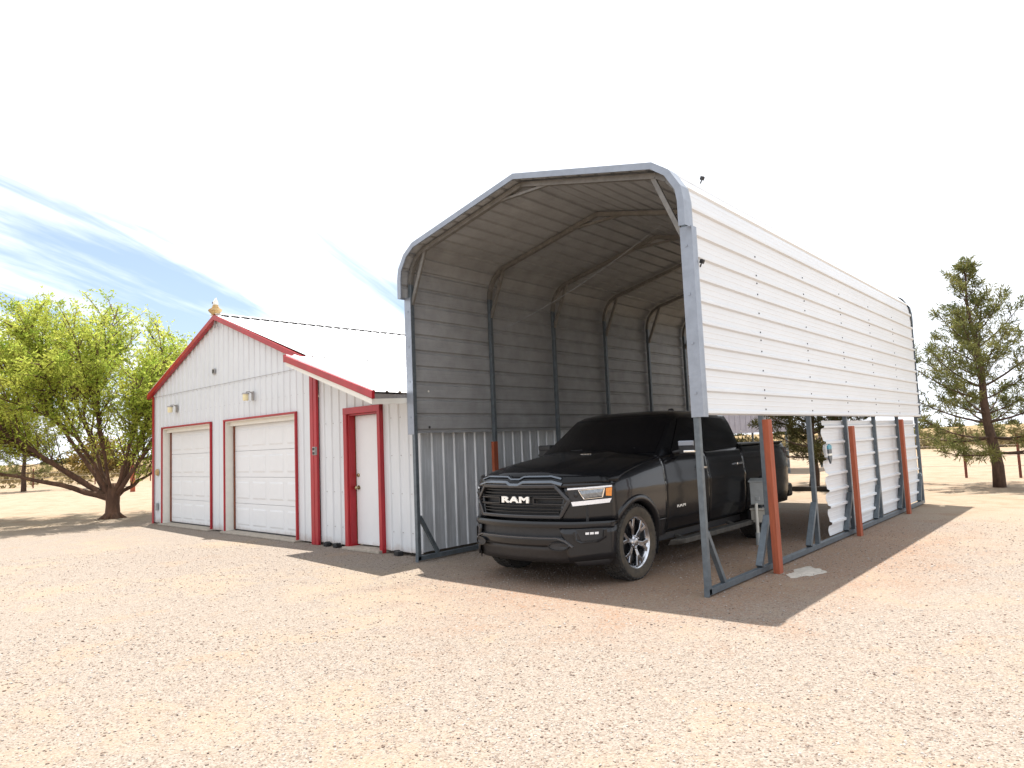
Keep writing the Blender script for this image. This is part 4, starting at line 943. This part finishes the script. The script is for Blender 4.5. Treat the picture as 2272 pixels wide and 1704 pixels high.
def spreading_tree(base):
    root = empty('broadleaf_tree', base, 0, 'large spreading yellow-green leafed tree with a short forked trunk left of the garage', 'tree')
    mb = MB(); top = A3((0, 0, .80))
    mb.tube([(0, 0, -.1), (0, 0, .0), (.0, 0, .12), (0, 0, .4), (0, 0, .80), (0, 0, .95)], [.32, .25, .19, .17, .195, .14], 14)
    for k in range(7): a = k*.9; mb.tube([(0, 0, .22), (.20*math.cos(a), .20*math.sin(a), .05), (.42*math.cos(a), .42*math.sin(a), -.06)], [.10, .07, .02], 6)
    C = LAT*(-1.55)+A3((0, 0, 3.35)); leaves = []; ld = []
    def target(th, ph):
        v = LAT*math.cos(th)*math.cos(ph)*3.75 + DPT*math.sin(th)*math.cos(ph)*3.0 + A3((0, 0, 2.65))*math.sin(ph)
        return C+v
    T_ = []
    for k in range(30):
        T_.append((k*2.399963, math.asin(-.12+1.08*(k+.5)/30) if (-.12+1.08*(k+.5)/30) < 1 else 1.45))
    T_ += [(math.pi+.1, -.30), (math.pi-.25, -.12), (math.pi+.4, -.2), (math.pi-.1, .10)]
    rr = random.Random(3); prim = []
    prm = []
    for a_ in (168, 157, 146, 131, 116, 102, 88, 74, 60, 47, 35):
        d_ = LAT*math.cos(R(a_))+A3((0, 0, math.sin(R(a_))))+DPT*rr.uniform(-.55, .55); d_ /= np.linalg.norm(d_); L_ = .5
        while L_ < 6:
            v = top+d_*L_-C
            if (v.dot(LAT)/3.85)**2+(v.dot(DPT)/3.2)**2+(v[2]/2.75)**2 > 1 and L_ > 1.6: break
            L_ += .1
        prm.append(top+d_*L_*.98)
    order = prm+[target(th, ph) for th, ph in T_]; npr = len(prm)
    for ti, t in enumerate(order):
        t = t+A3((rr.uniform(-.2, .2), rr.uniform(-.2, .2), rr.uniform(-.2, .2)))
        if t[2] < 1.5: t[2] = 1.5+rr.random()*.3
        n = 14; jit = lambda P: [p+A3((rr.uniform(-.03, .03), rr.uniform(-.03, .03), rr.uniform(-.02, .02)))*(0 if i < 2 else 1) for i, p in enumerate(P)]
        if ti < npr:
            h_ = t-top; hor = A3((h_[0], h_[1], 0)); mid = top+hor*.42+A3((0, 0, h_[2]*.40))+A3((rr.uniform(-.15, .15), rr.uniform(-.15, .15), rr.uniform(-.1, .2)))
            P = jit(bez(top-A3((0, 0, .25))+hor*.02, mid, t, n)); r0 = rr.uniform(.050, .085) if ti > 1 else .095; prim.append(P)
        else:
            pp = min(prim, key=lambda Q: np.linalg.norm(Q[9]-t)); st = pp[rr.choice([3, 4, 5, 6])]; dv = pp[7]-pp[4]; dv /= np.linalg.norm(dv)
            mid = st+dv*np.linalg.norm(t-st)*.45; P = jit(bez(st, mid, t, n)); r0 = rr.uniform(.024, .040)
        mb.tube(P, taper(n, r0, .012, .8), 7, False)
        for i in range(3, n):
            for q in range(2 if i < 8 else 3):
                tt = i/(n-1); L_ = rr.uniform(.7, 1.35)*(1.15-.45*tt)
                d = (P[i]-P[i-1]); d /= np.linalg.norm(d); rd = A3((rr.gauss(0, 1), rr.gauss(0, 1), rr.gauss(.25, .8))); rd -= d*rd.dot(d); rd /= np.linalg.norm(rd)
                e = P[i]+(d*.75+rd*.7+A3((0, 0, .18)))*L_
                v = e-C; q_ = (v.dot(LAT)/3.95)**2+(v.dot(DPT)/3.3)**2+(v[2]/2.85)**2
                if q_ > 1.12: continue
                if e[2] < 1.45 or (e[2] < 2.3 and -1.3 < v.dot(LAT) < 2.1) or (q_ < .10 and rr.random() < .6): continue
                m_ = (P[i]+e)/2+A3((0, 0, rr.uniform(-.05, .18))); B = bez(P[i], m_, e, 6)
                mb.tube(B, taper(6, .016, .004), 4, False)
                for j in range(1, 6):
                    for w in range(3):
                        td = A3((rr.gauss(0, 1), rr.gauss(0, 1), rr.gauss(.1, .8))); td /= np.linalg.norm(td); tl = rr.uniform(.14, .42)
                        f = B[j]+td*tl
                        if w == 0: mb.tube([B[j], f], [.004, .002], 3, False)
                        lit = (8 if q_ > .40 else 5) if tt > .35 else 3
                        for _ in range(lit):
                            u = rr.random(); p = B[j]+(f-B[j])*u+A3((rr.gauss(0, .035), rr.gauss(0, .035), rr.gauss(0, .035)))
                            leaves.append(p); ld.append(td*.5+A3((rr.gauss(0, .7), rr.gauss(0, .7), rr.gauss(-.1, .7))))
    mb.build('trunk', bark, root, smooth=True, ang=0)
    leaf_mesh('crown', leaves, ld, .06, .12, .21, willowleaf, root)
    return len(leaves)
nl = spreading_tree((-20.92, 7.23, 0)); print('leaves', nl)

def pine_tree(name, base, H, RW, label, group, leafm, seed, lean=(0, 0), zc0=.55, dens=1.0, blunt=.0):
    root = empty(name, base, 0, label, 'tree', group); rr = random.Random(seed)
    mb = MB(); n = 12
    P = [A3((lean[0]*(i/(n-1))+.04*math.sin(i*1.3), lean[1]*(i/(n-1))+.04*math.cos(i*1.7), H*i/(n-1))) for i in range(n)]
    P[0] = A3((0, 0, -.05)); mb.tube(P, taper(n, .15, .012, .85), 10)
    pts = []; dr = []
    def tuft(p, d, k=11, s=1.0):
        for _ in range(k):
            v = d*.55+A3((rr.gauss(0, .62), rr.gauss(0, .62), rr.gauss(.12, .62))); pts.append(p+A3((rr.gauss(0, .035), rr.gauss(0, .035), rr.gauss(0, .035)))); dr.append(v/np.linalg.norm(v)*s)
    z = zc0; phs = rr.random()*6
    while z < H-.05:
        t = z/H; 
        ln = RW*(1.0 if t < .30 else 1.0-(t-.30)/.74) ; ln = max(.16, ln)*rr.uniform(.82, 1.12)
        cnt = 5 if t < .8 else 4
        for k in range(cnt):
            phs += 2.399; L_ = ln*rr.uniform(.50, 1.18)
            if rr.random() < .14: continue
            el = (-.05 if t < .25 else .12+.75*t)+rr.uniform(-.12, .15)
            d = A3((math.cos(phs)*math.cos(el), math.sin(phs)*math.cos(el), math.sin(el)))
            i = min(n-2, int(t*(n-1))); fr = t*(n-1)-i; o = P[i]*(1-fr)+P[i+1]*fr
            e = o+d*L_+A3((0, 0, .16*L_)); m_ = o+d*L_*.5+A3((0, 0, -.07*L_)); B = bez(o, m_, e, 8)
            mb.tube(B, taper(8, .012+.020*L_/RW, .005), 5, False)
            ns = max(3, int(9*L_*dens))
            for q in range(ns):
                u = .28+.72*(q+rr.random())/ns; j = min(6, int(u*7)); fu = u*7-j; b = B[j]*(1-fu)+B[j+1]*fu; dd = B[j+1]-B[j]; dd /= np.linalg.norm(dd)
                sd_ = A3((rr.gauss(0, 1), rr.gauss(0, 1), rr.gauss(0, .55))); sd_ -= dd*sd_.dot(dd); sd_ /= np.linalg.norm(sd_)+1e-6
                sl = rr.uniform(.18, .55)*(1.1-.5*u)*min(1, L_/.9+.3); f = b+(dd*.6+sd_*.75+A3((0, 0, .25)))*sl
                mb.tube([b, f], [.007, .003], 4, False)
                for w in (.35, .7, 1.0): tuft(b+(f-b)*w, (f-b)/np.linalg.norm(f-b), int(13*dens))
            for w in (.0, .06, .12): tuft(e-d*w, d, 14)
        z += rr.uniform(.22, .40)
    tuft(P[-1], A3((0, 0, 1)), 16); mb.build('trunk', pbark, root, smooth=True, ang=0)
    leaf_mesh('crown', pts, dr, .09, .19, .075, leafm, root); return root
pine_tree('pine_tree', (-2.39, 21.06, 0), 5.75, 2.05, 'tall open-branched pine tree right of the carport', 'pine trees in the yard', pineleaf, 5, lean=(-.30, -.25), zc0=.85, dens=.98)
pine_tree('pine_tree', (-6.74, 20.75, 0), 4.1, 2.1, 'dark pine tree seen through the open right side of the carport', 'pine trees in the yard', pineleafd, 11, lean=(.1, .1), zc0=.85, dens=1.15)
pine_tree('pine_tree', (-47.8, 11.8, 0), 5.4, 2.6, 'pine tree beyond the yard at far left, behind the spreading tree branches', 'pine trees in the yard', pineleaf, 21, zc0=1.1, dens=.8)
def small_tree(base, H, w, label, seed):
    root = empty('scrub_tree', base, 0, label, 'tree', 'low trees beyond the yard'); rr = random.Random(seed); mb = MB(); pts = []; dr = []
    mb.tube([(0, 0, -.1), (.03, 0, H*.25), (0, .04, H*.45)], [.16, .13, .09], 8)
    for k in range(26):
        a = k*2.4; e = A3((math.cos(a)*w*rr.uniform(.3, 1), math.sin(a)*w*rr.uniform(.3, 1), H*rr.uniform(.45, 1.0))); mb.tube(bez(A3((0, 0, H*.3)), e*A3((.5, .5, .7)), e, 6), taper(6, .05, .01), 5, False)
        for _ in range(190):
            v = A3((rr.gauss(0, .30), rr.gauss(0, .30), rr.gauss(0, .26))); pts.append(e*A3((.93, .93, .95))+v); dr.append((rr.gauss(0, 1), rr.gauss(0, 1), rr.gauss(0, 1)))
    mb.build('trunk', pbark, root); leaf_mesh('crown', pts, dr, .10, .22, .3, leafmat('dry_leaves', (.10, .10, .035), (.30, .20, .06), .25, .9), root)
small_tree((-45.5, 15.2, 0), 2.9, 1.7, 'rusty brown leafed low tree seen just left of the spreading tree trunk', 4)
small_tree((-56.0, 27.0, 0), 2.2, 2.0, 'low brown bushy tree by the far fence, seen right of the spreading tree trunk', 9)

# ------------------------------------------------------------------ wire fence round the yard
fen = empty('wire_fence', (0, 0, 0), 0, 'low wire stock fence on thin red-brown steel posts around the sandy yard', 'fence')
def fpost(x, y, h_=1.25, r_=.035, m=steelpost):
    mb = MB(); mb.box(x-r_*.5, x+r_*.5, y-r_, y+r_, -.05, h_); mb.box(x-r_, x+r_, y-.006, y+.006, -.05, h_-.02); mb.build('fence_post', m, fen)
FX, FY = -53.0, 24.7
for k in range(10): fpost(FX, -8+k*3.6)
for k in range(14): fpost(FX+3.8*(k+1), FY)
for k in range(3): fpost(-2.28+k*3.6, FY+.02)
for z_ in (.35, .65, .95, 1.18):
    mb = MB(); mb.tube([(FX, -30, z_), (FX, FY, z_)], .007, 4); mb.tube([(FX, FY, z_), (30, FY, z_)], .006, 4); mb.build('fence_wire', wire, fen)
wp = MB(); wp.box(-.09, .09, -.09, .09, -.1, 1.28); wp = wp.build('wood_post', wood, None, bevel=.01); wp.location = (-36.9, 13.65, 0); tag(wp, 'short rust-red wooden post standing in the yard between the spreading tree and garage', 'post')

# ------------------------------------------------------------------ grey sheet shelter beyond the yard
sh = empty('sheet_metal_shelter', (-18.8, 27.5, 0), 0, 'dull grey sheet-metal shelter behind the carport, raised wall above open ground', 'shelter')
mb = MB(); brk = rib_breaks(0, 9.0); mb.grid([[(s_, -rib(s_, .03), z) for s_ in brk] for z in (1.62, 3.1)]); sw_ = mb.build('wall', purpl, sh, thick=.01)
mb = MB(); mb.add([(-.2, -.3, 3.08), (9.2, -.3, 3.08), (9.2, 4.2, 3.45), (-.2, 4.2, 3.45), (-.2, -.3, 3.13), (9.2, -.3, 3.13), (9.2, 4.2, 3.5), (-.2, 4.2, 3.5)], [(0, 3, 2, 1), (4, 5, 6, 7), (0, 1, 5, 4), (1, 2, 6, 5), (2, 3, 7, 6), (3, 0, 4, 7)]); mb.build('roof', purpl, sh)
for x in (.05, 3, 6, 8.95):
    for y in (.06, 4.0): mb = MB(); mb.box(x-.04, x+.04, y-.04, y+.04, 0, 3.1 if y < 1 else 3.4); mb.build('post', galv, sh)
mb = MB()  # white dots painted as sunlight coming through pinholes in the sheet
rr = random.Random(2)
for k in range(70): x = rr.choice([1.1, 2.4, 3.7, 5.0, 6.3, 7.6])+rr.uniform(-.03, .03) if rr.random() < .5 else rr.uniform(.2, 8.8); z = rr.uniform(1.66, 3.0); q = rr.uniform(.006, .016); mb.box(x-q, x+q, -.045, -.032, z-q, z+q)
absorb(sw_, mb.build('screws', badge, sw_))
bt = MB(); bt.box(-1.1, 1.5, -.06, .06, 0, .12); bt = bt.build('landscape_timber', mat('dark_timber', (.035, .028, .022), .9, var=.4), None, bevel=.01); bt.location = (-5.9, 19.15, 0); bt.rotation_euler = (0, 0, -.02); tag(bt, 'long dark timber edging lying on the sand behind the carport', 'timber')

# ------------------------------------------------------------------ overhead cables
def ray(px_, py_, dist):
    d = fw+r2*((px_-1136)/F_PX)-u2*((py_-852)/F_PX); return Vector((0, 0, EYE))+d*dist
for (a, b, lab) in (((1500, 592), (2420, 388), 'upper thin overhead cable in the white sky at right'), ((1500, 642), (2420, 494), 'lower thin overhead cable in the white sky at right')):
    p0, p1 = ray(*a, 120), ray(*b, 60); mb = MB()
    mb.tube([p0.lerp(p1, t)-Vector((0, 0, 1))*1.2*math.sin(math.pi*t)*.6+Vector((0, 0, .35)) for t in np.linspace(-.3, 1.1, 24)], .016, 5)
    tag(mb.build('overhead_cable', cable, None), lab, 'cable', 'overhead cables')

# ------------------------------------------------------------------ scrub on the plain
def scrub():
    pts = []; dr = []; rr = np.random.default_rng(12); n = 2600
    th = YAW+rr.uniform(-.85, .85, n); d = 58+rr.random(n)**1.6*420
    for a, q in zip(th, d):
        x, y = q*math.sin(a), q*math.cos(a); 
        if rr.random() > (.5+.5*math.sin(x*.05+y*.031)): continue
        big = 1+(.8 if a < YAW-.35 else 0); w = rr.uniform(.4, 1.1)*big; h_ = rr.uniform(.35, .9)*(big if big > 1 else .6); zg = -.4*min(1, (q-60)/100) if q > 60 else 0
        zg += min(1, max(0, q-60)/120)*(0.9*math.sin(x*.013+1)+.7*math.sin(y*.017+x*.006)); m_ = int(70 if q < 130 else 26)
        v = rr.normal(size=(m_, 3)); v /= np.linalg.norm(v, axis=1)[:, None]; v *= rr.random((m_, 1))**.4
        pts.append(np.array([x, y, zg+.05])+np.abs(v*np.array([w, w, h_]))*np.sign(np.c_[v[:, :2], np.ones(m_)])); dr.append(rr.normal(size=(m_, 3)))
    o = leaf_mesh('desert_scrub', np.concatenate(pts), np.concatenate(dr), .22, .55, .3, scrubm, None); tag(o, 'dry tan and olive scrub spread over the plain', None, None, 'stuff')
scrub()
def far_grove():
    rr = np.random.default_rng(5); pts = []; dr = []
    for k in range(60):
        a = YAW-.60+rr.random()*.55+(.75 if k % 3 == 0 else 0); q = rr.uniform(700, 1100); x, y = q*math.sin(a), q*math.cos(a)
        m_ = 160; v = rr.normal(size=(m_, 3)); v /= np.linalg.norm(v, axis=1)[:, None]; v *= rr.random((m_, 1))**.4; w = rr.uniform(5, 13); h_ = rr.uniform(3, 8)
        pts.append(np.array([x, y, 0])+v*np.array([w, w, h_])); dr.append(rr.normal(size=(m_, 3)))
    o = leaf_mesh('distant_woods', np.concatenate(pts), np.concatenate(dr), 2, 4, .4, pineleafd, None); tag(o, 'dark clumps of trees along the far horizon', None, None, 'stuff')
far_grove()
